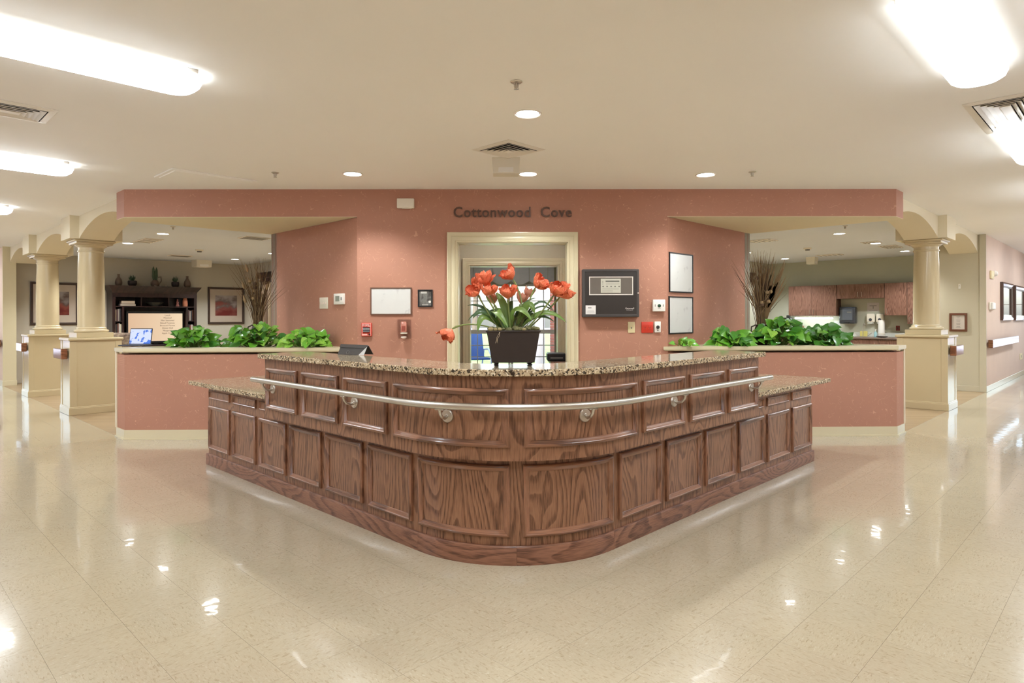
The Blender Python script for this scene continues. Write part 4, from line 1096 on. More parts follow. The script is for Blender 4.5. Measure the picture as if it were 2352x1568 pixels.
def pothos(px0, px1, pyt, y, label, count, mats, size=.125, z=.965):
    """a mound of heart leaves between two pixels, as high as pyt, rooted in the planter at depth y"""
    a, b = onF(px0, 790, y), onF(px1, 790, y); top = onF((px0 + px1) / 2, pyt, y).z
    c = Vector(((a.x + b.x) / 2, y, z)); rx, H = (b.x - a.x) / 2, top - z
    t = thing('pothos_plant', label, 'plant', c, 0, 'green plants in the planters')
    vin = M()
    for k in range(int(count * 1.7)):
        az = random.uniform(0, 2 * PI); r_ = math.sqrt(random.random())
        dome = math.sqrt(max(0, 1 - (r_ * .95) ** 2))
        P = Vector((rx * .9 * r_ * math.cos(az), .24 * r_ * math.sin(az), H * (.08 + .86 * dome * random.uniform(.25, 1.0))))
        d = Vector((math.cos(az) * (.3 + r_) + random.uniform(-.5, .5), math.sin(az) * .5 - .45 + random.uniform(-.3, .3), random.uniform(-.55, .75))).normalized()
        up = Vector((d.x * .2, -.9, .75)) + Vector((random.uniform(-.6, .6), random.uniform(-.3, .3), random.uniform(-.3, .3)))
        X = d.cross(up).normalized(); Z = X.cross(d)
        sz = size * random.uniform(.7, 1.12)
        Q1, Q2 = c + P - d * sz * .35, c + P + d * sz * .7
        if max((q_.x + q_.y) * S for q_ in (Q1, Q2)) > DLU - .05 and c.x < 0 or max((q_.y - q_.x) * S for q_ in (Q1, Q2)) > DRV - .02 and c.x > 0: continue
        o = bpy.data.objects.new('leaf', random.choice([leaf_mes[j] for j in mats])); C.objects.link(o); o.parent = t
        mt = Matrix((X, d, Z)).transposed().to_4x4(); mt.translation = P - d * sz * .35
        o.matrix_local = mt @ Matrix.Diagonal((sz, sz, sz, 1))
        q = P - d * sz * .35
        vin.tube([(q.x * .35, q.y * .4 + .03, 0), (q.x * .75, q.y * .8 + .02, q.z * .75), tuple(q)], .0035, 5)
    obj('vines', vin, vine_m, t)
    return t
A_, B_, C_ = [0, 1, 2], [3, 4, 5], [6, 7, 8]
pothos(388, 502, 748, 7.42, 'leafy green trailing plant at the left end of the left planter', 40, A_ + A_ + B_)
pothos(512, 662, 738, 7.50, 'leafy green trailing plant around the vase in the left planter', 56, A_ + B_ + C_[:1])
pothos(640, 772, 752, 7.36, 'bright green trailing plant beside the angled pink wall in the left planter', 52, A_ + A_ + C_, .12)
pothos(1628, 1728, 748, 7.38, 'green trailing plant at the left of the right planter', 40, A_ + A_ + B_ + C_[:1], .13)
pothos(1722, 1858, 725, 7.50, 'tall green trailing plant in front of the dried grasses in the right planter', 62, A_ + B_ + C_[:1])
pothos(1845, 1948, 742, 7.42, 'dark green trailing plant at the right end of the right planter', 44, A_ + B_ + B_)
pothos(1536, 1598, 776, 7.21, 'tiny trailing plant under the lower whiteboard in the right planter', 22, A_ + C_[:1], .07, 1.004)

# ------------------------------------------------------------------ dried arrangements
dry1, dry2, dry3 = pm('dry_straw', srgb(150, 126, 92), .85, var=.25), pm('dry_twig', srgb(86, 66, 50), .9, var=.25), pm('dry_reed', srgb(118, 94, 64), .85, var=.25)
vase_m = pm('dark_brown_vase', srgb(52, 40, 32), .45, var=.15)
def dried(px, y, pyt, pyb, spread_px, label, seed, wide=False):
    rn = random.Random(seed)
    base = onF(px, pyb, y); top = onF(px, pyt, y); c = Vector((base.x, y, .965))
    t = thing('dried_arrangement', label, 'dried arrangement', c, 0, 'dried arrangements in the planters')
    vh = base.z - .965
    v = obj('vase', M().lathe([(.05, 0), (.075, .03), (.09, vh * .5), (.07, vh * .85), (.062, vh * .93), (.078, vh), (.07, vh), (.055, vh * .93)], 24), vase_m, t, smooth=True)
    for sgn in (-1, 1): obj('handle', M().tube([(sgn * .075, 0, vh * .96), (sgn * .115, 0, vh * .9), (sgn * .118, 0, vh * .72), (sgn * .085, 0, vh * .6)], .008, 8), vase_m, v, smooth=True)
    H = top.z - base.z; sp = spread_px / F_PX * y
    for mat, n, r0, nm in ((dry1, 60, .0022, 'straw_stems'), (dry2, 60, .003, 'twig_stems'), (dry3, 50, .0045 if wide else .003, 'reed_stems')):
        m = M()
        for k in range(n):
            x0_, y0_ = rn.uniform(-.04, .04), rn.uniform(-.04, .04)
            f = rn.gauss(0, .42); g = rn.gauss(0, .3); f = max(-1, min(1, f)); hh = H * rn.uniform(.45, 1.0) * (1 - .12 * abs(f))
            pts = [(x0_, y0_, vh - .04), (x0_ + f * sp * .22, y0_ + g * .08, vh + hh * .35), (x0_ + f * sp * .6, y0_ + g * .2, vh + hh * .7), (x0_ + f * sp * 1.0 + rn.uniform(-.03, .03), y0_ + g * .35, vh + hh)]
            m.tube(pts, [r0, r0, r0 * .8, .0006], 5)
        o = obj(nm, m, mat, t); o['kind'] = 'stuff'
    for k in range(7):
        f = rn.uniform(-.8, .8); z = vh + H * rn.uniform(.25, .62)
        pd = obj('seed_pod', M().lathe([(.004, -.02), (.018, -.01), (.022, .008), (.016, .02), (.012, .018)], 12), dry2 if k % 2 else dry1, t, (f * sp * .62 * (z - vh) / H * 1.6, -.06 - rn.random() * .05, z), (rn.uniform(-.5, .5), f, 0), smooth=True)
        obj('pod_stem', M().tube([(0, 0, -.02), (-f * .02, .03, -(z - vh) * .6)], .003, 5), dry3, pd)
    if not wide:
        for f, zf in ((-.45, .8), (-.62, .56), (-.55, .36), (.55, .55)):
            obj('plume', M().lathe([(.003, -.05), (.014, -.03), (.02, .0), (.012, .035), (.001, .06)], 10), dry1, t, (f * sp * .8, -.05, vh + H * zf), (0, f * .5, 0), smooth=True)
    else:
        m = M()
        for k in range(38):
            f = rn.uniform(-.2, 1.0); hh = H * rn.uniform(.5, .9); w_ = rn.uniform(.006, .012)
            pts = [Vector((f * .04, -.03, vh)), Vector((f * sp * .3, -.05, vh + hh * .4)), Vector((f * sp * .7, -.05, vh + hh * .75)), Vector((f * sp * .95, -.04, vh + hh))]
            ws_ = [.004, w_, w_, .001]
            m.add([p + Vector((s_ * q, 0, 0)) for p, q in zip(pts, ws_) for s_ in (-1, 1)], [(2 * j, 2 * j + 1, 2 * j + 3, 2 * j + 2) for j in range(3)])
        o = obj('broad_reeds', m, dry3, t); o['kind'] = 'stuff'
    return t
dried(592, 7.85, 585, 745, 58, 'dried twigs, grasses and seed pods in a dark vase in the left planter', 3)
dried(1748, 7.68, 570, 745, 62, 'tall dried reeds and grasses in a dark handled vase in the right planter', 5, True)

# ------------------------------------------------------------------ television room
def picture(box, fr, label, stops, grad, mat_seed):
    t, w, h = mount('framed_picture', label, 'picture', fr, box, 'framed landscape pictures')
    obj('frame', M().frame(w, h, [(0, 0), (0, .03), (.02, .034), (.035, .022), (.05, .02), (.052, .01)]), pm('dark_walnut_frame', srgb(62, 44, 34), .4), t)
    obj('mat', M().box(-w / 2 + .045, w / 2 - .045, -.012, -.002, .045, h - .045), pm('beige_mat', srgb(178, 164, 148), .6), t)
    obj('print', M().box(-w * .3, w * .3, -.0145, -.011, h * .23, h * .78), blotch('landscape_print_%d' % mat_seed, stops, 3.2, 7, .3, (1, 1, 1.6), grad), t)
st1 = ((.30, srgb(96, 34, 30)), (.48, srgb(128, 66, 54)), (.58, srgb(92, 74, 66)), (.72, srgb(140, 132, 128)), (.9, srgb(160, 156, 152)))
picture((69, 648, 180, 746), LB, 'framed red field landscape behind the left columns', st1, .95, 1)
picture((477, 660, 560, 744), LB, 'framed misty red landscape right of the dark cabinet', ((.30, srgb(104, 40, 36)), (.48, srgb(128, 72, 66)), (.56, srgb(104, 88, 84)), (.72, srgb(156, 148, 146)), (.9, srgb(176, 170, 170))), .85, 2)
LF = LB.back(.46)
def cab(name, label, cat, fr, box): return mount(name, label, cat, fr, box)
bw0, _ = LF.hit(258, 700); bw1, _ = LF.hit(452, 700); _, zt = LF.hit(355, 657.5); _, zs = LF.hit(355, 674)
_, zm = LF.hit(355, 703)
uc = (bw0 + bw1) / 2; W = bw1 - bw0
t = thing('entertainment_center', 'dark mahogany entertainment cabinet with shelves around the television', 'cabinet', LF.at(uc, 0), LF.r)
D = .455
for x in (-W / 2, W / 2 - .06): obj('side_panel', M().box(x, x + .06, 0, D, 0, zs), mahog_m, t)
obj('back_panel', M().box(-W / 2 + .06, W / 2 - .06, D - .015, D, 0, zs), mahog_m, t)
crown = M()
for j, (z, o) in enumerate(((zs, 0), (zs + .05, .012), (zt - .03, .07), (zt, .085))): crown.add([(-W / 2 - o, -o, z), (W / 2 + o, -o, z), (W / 2 + o, D, z), (-W / 2 - o, D, z)], [])
crown.add([], [])
crown.f = [(a * 4 + q, a * 4 + (q + 1) % 4, a * 4 + 4 + (q + 1) % 4, a * 4 + 4 + q) for a in range(3) for q in range(4)] + [(0, 3, 2, 1), (12, 13, 14, 15)]; crown.uv = [None] * len(crown.f)
obj('crown', crown, mahog_m, t)
obj('frieze', M().box(-W / 2, W / 2, -.008, .02, zs - .09, zs + .001), mahog_m, t)
obj('shelf', M().box(-W / 2 + .06, W / 2 - .06, .01, D - .015, zm - .025, zm), mahog_m, t)
for px in (325, 388.6):
    x = LF.hit(px, 690)[0] - uc; obj('divider', M().box(x - .01, x + .01, .02, D - .015, zm, zs - .02), mahog_m, t)
parts_x = [LF.hit(px, 730)[0] - uc for px in (283, 430)]
for x in parts_x: obj('partition', M().box(x - .02, x + .02, .005, D - .015, .72, zm - .025), mahog_m, t)
_, zsh = LF.hit(270, 737)
obj('side_shelf', M().box(-W / 2 + .06, parts_x[0] - .02, .02, D - .015, zsh - .02, zsh), mahog_m, t)
obj('side_shelf', M().box(parts_x[1] + .02, W / 2 - .06, .02, D - .015, zsh - .02, zsh), mahog_m, t)
obj('base_top', M().box(-W / 2 - .01, W / 2 + .01, -.02, D, .69, .72, .006), mahog_m, t)
for k in range(4):
    x = -W / 2 + .06 + (W - .12) * k / 4; d_ = obj('door', M().box(x + .004, x + (W - .12) / 4 - .004, -.008, .014, .08, .68, .004), mahog_m, t)
    obj('knob', M().ylathe([(.006, .008), (.012, .02), (0, .026)], 10, x + (W - .12) / 4 * (.85 if k % 2 == 0 else .15), .4), steel_m, d_)
def on_shelf(name, label, cat, box, z, dep, group=None, fr=LF):
    """a thing standing on a shelf at height z; returns thing, width, height"""
    f2 = fr.back(-dep); (a, _), (b, zq) = f2.hit(box[0], box[1]), f2.hit(box[2], box[1])
    zz = f2.hit((box[0] + box[2]) / 2, box[1])[1]
    return thing(name, label, cat, f2.at((a + b) / 2, z), fr.r, group), b - a, zz - z
# television
f2 = LF.back(-.12); (ta, _), (tb, _) = f2.hit(290, 750), f2.hit(423, 750); _, tz1 = f2.hit(356, 714); _, tz0 = f2.hit(356, 787)
t = thing('television', 'switched-on flat television showing the lunch menu inside the dark cabinet', 'television', f2.at((ta + tb) / 2, .72), LF.r)
tw, z0, z1 = tb - ta, tz0 - .72, tz1 - .72
obj('housing', M().box(-tw / 2, tw / 2, 0, .05, z0, z1, .006), black_m, t)
obj('stand', M().box(-.16, .16, -.05, .14, 0, .012, .004).box(-.04, .04, .02, .045, .01, z0 + .02), black_m, t)
q = NT('menu_screen'); spx = q.n('SeparateXYZ', {0: q.n('TexCoord').outputs['Object']}).outputs
cc = q.ramp(q.math('ADD', q.math('MULTIPLY', spx[0], .5), .5), (.2, srgb(222, 184, 150)), (.8, srgb(240, 214, 180)))
q.set(Base_Color=(.02, .02, .02, 1), Emission_Color=cc, Emission_Strength=.6, Roughness=.3)
scr = obj('screen', M().box(-tw / 2 + .04, tw / 2 - .04, -.004, .002, z0 + .04, z1 - .055), q.m, t)
ink = pm('menu_ink', srgb(58, 44, 36), .6)
sh = z1 - z0 - .095
for k, ln in enumerate(('Lunch', 'Meatloaf', 'Mini Seasoned', 'Baked Potatoes', 'Broccoli Florets', 'Dinner Roll', 'Margarine', 'Apple Crisp')):
    link('menu_line', text_mesh(ln, sh * .078, .0004), ink, scr, (tw * .2, -.0055, z1 - .055 - sh * (.095 + .093 * k)))
tan_m, brn_m = pm('book_tan', srgb(186, 160, 134), .7), pm('book_grey', srgb(120, 104, 98), .7)
# things on the shelves
def book_flat(box, label, mat, z, dep):
    t, w, h = on_shelf('book', label, 'book', box, z, dep, 'books in the dark cabinet')
    obj('cover', M().box(-w / 2, w / 2, 0, .18, 0, h, .003), mat, t); obj('pages', M().box(-w / 2 + .006, w / 2 - .006, -.001, .178, .006, h - .006), pm('book_pages', srgb(206, 190, 168), .9), t)
    return h
hb = book_flat((276, 697.5, 312, 703), 'lower flat book in the cabinet\'s upper left bay', brn_m, zm, .1)
book_flat((279, 690.5, 310, 697), 'upper flat tan book in the cabinet\'s upper left bay', tan_m, zm + hb + .0005, .1)
t, w, h = on_shelf('platter', 'shallow oval platter in the middle bay of the cabinet', 'plate', (334, 694, 376, 702), zm, .2)
obj('dish', M().lathe([(.06, 0), (.07, .01), (w / 2 * .7, h * .5), (w / 2, h), (w / 2 - .01, h), (w / 2 * .65, h * .55), (0, .015)], 28, sy=.6), pm('grey_green_glaze', srgb(96, 96, 86), .3), t, smooth=True)
t, w, h = on_shelf('figurine', 'small pinkish figurine in the right bay of the cabinet', 'figurine', (404, 686, 411, 702), zm, .12)
obj('body', M().lathe([(.035, 0), (.038, .02), (.022, h * .35), (.03, h * .55), (.012, h * .72), (.02, h * .85), (.0, h)], 14), pm('rose_clay', srgb(150, 92, 84), .5), t, smooth=True)
t, w, h = on_shelf('figurine', 'larger orange clay figurine in the right bay of the cabinet', 'figurine', (419, 679, 431, 701), zm, .12)
obj('body', M().lathe([(.05, 0), (.058, .05), (.055, h * .5), (.035, h * .8), (.012, h * .93), (0, h)], 16), pm('orange_clay', srgb(190, 122, 92), .5, var=.2, scale=20), t, smooth=True)
cols = [srgb(214, 204, 176), srgb(70, 40, 40), srgb(150, 140, 130), srgb(40, 36, 40), srgb(120, 76, 62), srgb(196, 190, 186)]
def books(px0, px1, pyt, z, bay, n, seed):
    rn = random.Random(seed); step = (px1 - px0) / n
    for k in range(n):
        t, w, h = on_shelf('book', '%s upright book from the left in the %s of the cabinet' % (['first', 'second', 'third', 'fourth', 'fifth'][k], bay), 'book', (px0 + k * step, pyt + rn.uniform(0, 3), px0 + (k + 1) * step - .3, 735), z, .05, 'books in the dark cabinet')
        obj('cover', M().box(-w / 2, w / 2, 0, .16, 0, h, .002), pm('book_cloth', cols[(k + seed) % 6], .65), t)
        obj('pages', M().box(-w / 2 + .003, w / 2 - .003, .004, .161, .002, h + .0005), pm('book_pages', srgb(206, 196, 176), .9), t)
books(264, 278, 708, zsh, 'upper left side bay', 4, 0)
books(264, 279, 742, .721, 'lower left side bay', 5, 2)
books(432, 445, 711, zsh, 'upper right side bay', 4, 1)
books(432, 446, 744, .721, 'lower right side bay', 4, 3)
vz_m = pm('brown_glazed_vase', srgb(104, 86, 72), .4, var=.2, scale=14)
def gourd(box, label):
    t, w, h = on_shelf('vase', label, 'vase', box, zt, .2, 'vases on the dark cabinet')
    r = w / 2
    v = obj('body', M().lathe([(r * .6, 0), (r * .9, h * .12), (r, h * .3), (r * .85, h * .52), (r * .45, h * .72), (r * .32, h * .82), (r * .36, h * .97), (r * .4, h), (r * .28, h)], 20), vz_m, t, smooth=True)
gourd((264, 629, 281, 657), 'round brown vase at the left end of the dark cabinet top')
gourd((422, 634, 438, 659), 'round brown vase at the right end of the dark cabinet top')
succ_m = pm('succulent_leaf', srgb(62, 82, 56), .5, var=.25, scale=12)
def succulent(box, label):
    t, w, h = on_shelf('potted_succulent', label, 'plant', box, zt, .2, 'potted succulents on the dark cabinet')
    obj('pot', M().lathe([(w * .26, 0), (w * .4, h * .15), (w * .42, h * .35), (w * .36, h * .42), (0, h * .4)], 18), pm('dark_clay_bowl', srgb(44, 32, 30), .5), t, smooth=True)
    for k in range(16):
        a = k * 2.4; r = .25 + .75 * (k / 16); tip = Vector((math.cos(a) * w * .5 * r, math.sin(a) * w * .4 * r, h * (1.0 - .35 * r)))
        b = Vector((math.cos(a) * .02, math.sin(a) * .02, h * .38)); s_ = Vector((-math.sin(a), math.cos(a), 0)) * w * .07
        md = (b + tip) / 2 + Vector((math.cos(a), math.sin(a), 0)) * w * .06
        obj('leaf', M().add([b - s_ * .6, b + s_ * .6, md + s_, md - s_, tip], [(0, 1, 2, 3), (3, 2, 4)]), succ_m, t)
succulent((291, 627, 317, 657), 'dark bowl of spiky succulent on the left of the cabinet top')
succulent((392, 630, 413, 659), 'dark bowl of spiky succulent on the right of the cabinet top')
t, w, h = on_shelf('potted_cactus', 'tall upright plant in a brown jug in the middle of the cabinet top', 'plant', (346, 611, 366, 658), zt, .2)
obj('jug', M().lathe([(w * .36, 0), (w * .5, h * .1), (w * .48, h * .22), (w * .3, h * .3), (w * .3, h * .33)], 18), vz_m, t, smooth=True)
obj('handle', M().tube([(w * .42, 0, h * .14), (w * .72, 0, h * .3), (w * .66, 0, h * .5), (w * .4, 0, h * .46)], .014, 8), vz_m, t, smooth=True)
for x, hh in ((-.035, 1.0), (.03, .96), (0, .8)): obj('leaf', M().lathe([(.012, h * .3), (.03, h * .5), (.024, h * hh * .85), (0, h * hh)], 8, x, 0, sy=.5), succ_m, t, smooth=True)
for k, px in enumerate((331, 357, 368, 382)):
    t, w, h = on_shelf('tealight', '%s small pale tealight from the left along the cabinet top' % ['first', 'second', 'third', 'fourth'][k], 'candle', (px - 3, 653, px + 3, 658), zt, .06, 'tealights on the dark cabinet')
    obj('cup', M().lathe([(.02, 0), (.026, .03), (.022, .03), (.02, .02), (0, .02)], 12), pm('pale_tealight', srgb(170, 156, 144), .5), t, smooth=True)
    obj('wick', M().tube([(0, 0, .018), (0, 0, .03)], .002, 5), black_m, t)
# wall cornice with curtain on the inner wall
LI = Frame(G(CLU + WI, 0), -R45)
t, w, h = mount('window_cornice', 'dark wooden cornice with striped curtain at the back of the television room', 'curtain', LI, (611, 637, 652, 775))
obj('cornice', M().box(-w / 2 - .06, w / 2 + .1, -.2, 0, h - .02, h + .13, .02).box(-w / 2, w / 2 + .05, -.16, 0, h - .12, h - .02, .02), mahog_m, t)
for k in range(5):
    x = -w / 2 + w * (k + .5) / 5; obj('curtain_fold', M().lathe([(w / 11, 0), (w / 11, h - .1)], 12, x, -.08), pm('striped_curtain_%d' % k, srgb(96, 76, 58) if k % 2 else srgb(134, 116, 92), .9), t, smooth=True)
RI = Frame(G(0, CRV + WI), R45)
t, w, h = mount('wall_bracket', 'small dark bracket on the back wall behind the dried reeds', 'bracket', RI, (1714, 626, 1731, 640))
obj('arm', M().box(-w / 2, w / 2, -.06, 0, h * .55, h, .006), mahog_m, t); obj('plate', M().box(-w / 4, w / 4, -.03, 0, -h * .6, h * .6, .005), mahog_m, t)
# armchair and laptop
P = onz(277, 764, 1.06); P.z = .0012
t = thing('armchair', 'brown patterned high-backed armchair behind the left planter', 'armchair', P, math.radians(20))
fab = blotch('brown_patterned_fabric', ((.35, srgb(66, 50, 40)), (.48, srgb(108, 92, 76)), (.6, srgb(132, 116, 96)), (.7, srgb(80, 62, 50))), 9, 2, .9)
obj('backrest', M().box(-.34, .34, -.1, .12, .35, 1.06, .09, 4), fab, t, smooth=True)
obj('seat', M().box(-.33, .33, .05, .68, .28, .48, .05, 3), fab, t, smooth=True)
for x in (-.42, .3): obj('arm', M().box(x, x + .12, -.02, .66, .15, .64, .04, 3), fab, t, smooth=True)
for x in (-.32, .32):
    for y in (-.02, .6): obj('leg', M().lathe([(.018, 0), (.026, .16), (.026, .3)], 10, x, y), mahog_m, t)
P = onz(311, 794, 1.0042)
t = thing('laptop', 'open laptop with bright blue screen on the left planter cap', 'laptop', P, math.radians(-8))
W_ = .29
obj('base', M().box(-W_ / 2, W_ / 2, -.1, .1, 0, .014, .003), pm('dark_laptop', srgb(48, 52, 66), .4), t)
obj('keyboard', M().box(-W_ / 2 + .02, W_ / 2 - .02, -.03, .08, .0135, .0155), black_m, t)
lid = obj('lid', M().box(-W_ / 2, W_ / 2, 0, .008, 0, .195, .003), black_m, t, (-.02, .1, .012), (-.16, 0, 0))
q = NT('blue_screen'); tcx = q.n('TexCoord').outputs['Object']
nz = q.n('TexNoise', {'Vector': tcx, 'Scale': 16, 'Detail': 4}).outputs[0]
hz = q.n('SeparateXYZ', {0: tcx}).outputs[2]
cc = q.mix(q.math('GREATER_THAN', q.math('SUBTRACT', nz, q.math('MULTIPLY', hz, .6)), .50), srgb(206, 216, 246), srgb(58, 112, 214))
q.set(Base_Color=(.02, .02, .03, 1), Emission_Color=cc, Emission_Strength=.65)
obj('screen', M().box(-W_ / 2 + .008, W_ / 2 - .008, -.0015, .001, .01, .186), q.m, lid)

# ------------------------------------------------------------------ kitchen along the far wall of the right room
KF = RB.back(.33)
def upper(px0, px1, pyt, pyb, doors, label, depth=.33, handles='pair'):
    fr = RB.back(depth); (a, _), (b, _) = fr.hit(px0, 690), fr.hit(px1, 690); zt_ = fr.hit((px0 + px1) / 2, pyt)[1]; zb_ = fr.hit((px0 + px1) / 2, pyb)[1]
    t = thing('wall_cabinet', label, 'cabinet', fr.at((a + b) / 2, zb_), fr.r, 'oak wall cabinets of the kitchen')
    w, h = b - a - .002, zt_ - zb_
    obj('carcass', M().box(-w / 2, w / 2, .02, depth - .001, 0, h), cabinet_m, t)
    for k in range(doors):
        x0_, x1_ = -w / 2 + w * k / doors + .002, -w / 2 + w * (k + 1) / doors - .002
        d_ = obj('door', M().box(x0_, x1_, 0, .02, .002, h - .002, .002), cabinet_m, t)
        hx = (x1_ - .04) if (k == 0 and doors == 2) else (x0_ + .04)
        obj('handle', M().tube([(hx, -.0, .04), (hx, -.025, .045), (hx, -.025, .14), (hx, 0, .145)], .004, 6), steel_m, d_)
    return t
upper(1811, 1921, 656, 725, 2, 'two-door oak wall cabinet above the lit strip light')
upper(1921.5, 2031, 652, 685, 2, 'short two-door oak wall cabinet above the sink')
upper(2031.5, 2083, 649, 724, 1, 'single oak wall cabinet above the soap dispensers\' right')
upper(2083.5, 2135, 647, 744, 1, 'deep hanging oak wall cabinet beside the column')
(a, _), (b, _) = RB.back(.6).hit(1790, 790), RB.back(.6).hit(2150, 790)
zc = .845
t = thing('base_cabinet', 'row of oak base cabinets under the kitchen counter', 'cabinet', RB.back(.58).at((a + b) / 2, 0), RB.r)
w = b - a
obj('carcass', M().box(-w / 2, w / 2, .02, .575, .1, zc - .04), cabinet_m, t); obj('toe_kick', M().box(-w / 2, w / 2, .07, .5, 0, .1), black_m, t)
for k in range(6): 
    d_ = obj('door', M().box(-w / 2 + w * k / 6 + .003, -w / 2 + w * (k + 1) / 6 - .003, 0, .02, .11, zc - .05, .002), cabinet_m, t)
    obj('handle', M().tube([(-w / 2 + w * (k + .85) / 6, 0, .62), (-w / 2 + w * (k + .85) / 6, -.025, .63), (-w / 2 + w * (k + .85) / 6, -.025, .72), (-w / 2 + w * (k + .85) / 6, 0, .73)], .004, 6), steel_m, d_)
lam_m = pm('grey_brown_laminate', srgb(122, 106, 96), .35, var=.12, scale=40)
t = thing('kitchen_worktop', 'grey-brown kitchen counter with pale backsplash in the right room', 'worktop', RB.back(.6).at((a + b) / 2, zc - .038), RB.r)
obj('top', M().box(-w / 2, w / 2, 0, .595, 0, .038, .006), lam_m, t); obj('backsplash', M().box(-w / 2, w / 2, .575, .598, .038, .14, .003), pm('pale_backsplash', srgb(206, 208, 200), .4), t)
def wall_item(name, label, cat, box, d=0): return mount(name, label, cat, RB.back(d), box)
t, w, h = wall_item('strip_light', 'lit strip light under the left kitchen wall cabinet', 'light', (1826, 726.5, 1913, 732), .25)
obj('housing', M().box(-w / 2, w / 2, -.03, .06, h * .6, h * .98, .004), white_metal_m, t)
obj('tube', M().box(-w / 2 + .005, w / 2 - .005, -.032, .03, 0, h * .62, .006), glow('cool_strip_light', (.86, 1, .98, 1), 14), t)
t, w, h = wall_item('towel_dispenser', 'dark grey paper towel dispenser beside the kitchen sink', 'dispenser', (1933, 705, 1970, 743))
obj('body', M().box(-w / 2, w / 2, -.2, 0, 0, h, .03, 3), pm('smoky_grey_plastic', srgb(62, 66, 74), .25, coat=.4), t, smooth=True)
obj('cover', M().box(-w * .42, w * .36, -.208, -.19, h * .2, h * .86, .008), pm('smoky_cover', srgb(88, 94, 104), .18, coat=.5), t, smooth=True)
obj('slot', M().box(-w * .2, w * .2, -.206, -.19, h * .04, h * .1), black_m, t)
obj('logo', M().box(w * .02, w * .28, -.2095, -.207, h * .66, h * .72), grey_m, t)
t, w, h = wall_item('paper_notice', 'pale notice sheet taped above the kitchen sink', 'notice', (1992, 695, 2019, 715))
obj('sheet', M().box(-w / 2, w / 2, -.003, 0, 0, h), pm('notice_paper', srgb(196, 188, 188), .6), t)
obj('drawing', M().box(-w * .3, w * .3, -.004, -.003, h * .62, h * .68).box(-w * .02, w * .04, -.004, -.003, h * .3, h * .6).box(-w * .35, w * .35, -.004, -.003, h * .12, h * .16), grey_m, t)
for k, (bx, lab) in enumerate((((1993, 720, 2011, 744), 'left white soap dispenser above the kitchen sink'), ((2014, 720, 2032, 744), 'right white soap dispenser above the kitchen sink'))):
    t, w, h = mount('soap_dispenser', lab, 'dispenser', RB, bx, 'soap dispensers above the sink')
    obj('body', M().box(-w / 2, w / 2, -.1, 0, h * .15, h, .03, 3), offw_m, t, smooth=True)
    obj('window', M().ylathe([(.035, .1), (.03, .106), (0, .106)], 14, 0, h * .42), pm('dark_window', srgb(60, 60, 66), .3), t)
    obj('lever', M().box(-w * .35, w * .35, -.1, -.02, 0, h * .16, .01), pm('pale_lever', srgb(196, 196, 186), .35), t)
t, w, h = wall_item('cup_dispenser', 'white upright cup tube below the right soap dispenser', 'dispenser', (2017, 735, 2032, 771), .19)
obj('tube', M().lathe([(w * .48, 0), (w * .5, .02), (w * .5, h - .02), (w * .46, h)], 20), white_m, t, smooth=True); obj('ring', M().lathe([(w * .53, h * .1), (w * .53, h * .16), (w * .5, h * .16)], 20), offw_m, t, smooth=True)
fz = zc
F3 = RB.back(.2)
t = thing('kitchen_faucet', 'slim chrome gooseneck faucet at the kitchen sink', 'faucet', F3.at(F3.hit(1982, 760)[0], fz), RB.r)
H_ = F3.hit(1982, 743)[1] - fz
obj('spout', M().tube([(0, 0, 0), (0, 0, H_ * .8), (.02, -.02, H_ * .97), (.05, -.05, H_), (.07, -.08, H_ * .9)], .009, 8), steel_m, t, smooth=True)
for s_ in (-1, 1): obj('lever', M().tube([(s_ * .1, 0, 0), (s_ * .1, 0, .035), (s_ * .2, -.03, .1)], .009, 8), steel_m, t, smooth=True)
obj('base', M().box(-.14, .14, -.03, .03, 0, .012, .004), steel_m, t)
F4 = RB.back(.35)
def counter_item(name, label, cat, px, fr=F4, grp=None): return thing(name, label, cat, fr.at(fr.hit(px, 760)[0], zc), RB.r, grp)
t = counter_item('dish_sponge', 'yellow cloth hanging by the kitchen faucet', 'cloth', 1984, RB.back(.06)); obj('cloth', M().box(-.08, .08, -.01, .01, 0, .13, .006), pm('yellow_cloth', srgb(202, 190, 108), .9), t); obj('hem', M().box(-.082, .082, -.012, .012, 0, .012), pm('yellow_hem', srgb(186, 172, 92), .9), t)
t = counter_item('soap_bottle', 'pale blue soap bottle beside the cup tube', 'bottle', 2011); obj('body', M().lathe([(.03, 0), (.033, .02), (.033, .1), (.012, .13), (.012, .14)], 14), pm('pale_blue_soap', srgb(150, 190, 196), .2, coat=.4), t, smooth=True); obj('pump', M().tube([(0, 0, .14), (0, 0, .18), (.03, 0, .182)], .006, 6), white_m, t)
t = counter_item('dark_plate', 'dark brown plate lying on the kitchen counter', 'plate', 2026, RB.back(.45)); obj('dish', M().lathe([(.05, 0), (.1, .01), (.125, .028), (.118, .028), (.09, .015), (0, .012)], 24), pm('dark_brown_glaze', srgb(82, 58, 46), .35), t, smooth=True); obj('foot_ring', M().lathe([(.05, 0), (.055, .004), (.045, .004)], 20), darkgap_m, t)
t = counter_item('coffee_maker', 'black coffee maker at the left end of the kitchen counter', 'coffee maker', 1808); H_ = F4.hit(1808, 727)[1] - zc
obj('body', M().box(-.1, .1, -.05, .12, 0, H_ * .95, .015), black_m, t); obj('head', M().box(-.1, .1, -.14, .1, H_ * .62, H_ * .88, .015), black_m, t); obj('lid', M().box(-.01, .06, -.03, .07, H_ * .94, H_ * 1.08, .01), black_m, t); obj('carafe', M().lathe([(.05, .01), (.06, .04), (.05, .11), (.04, .12)], 16, 0, -.1), pm('dark_carafe', srgb(34, 34, 36), .15), t, smooth=True)
t = counter_item('dish_rack', 'pale gridded organizer next to the coffee maker', 'organizer', 1825)
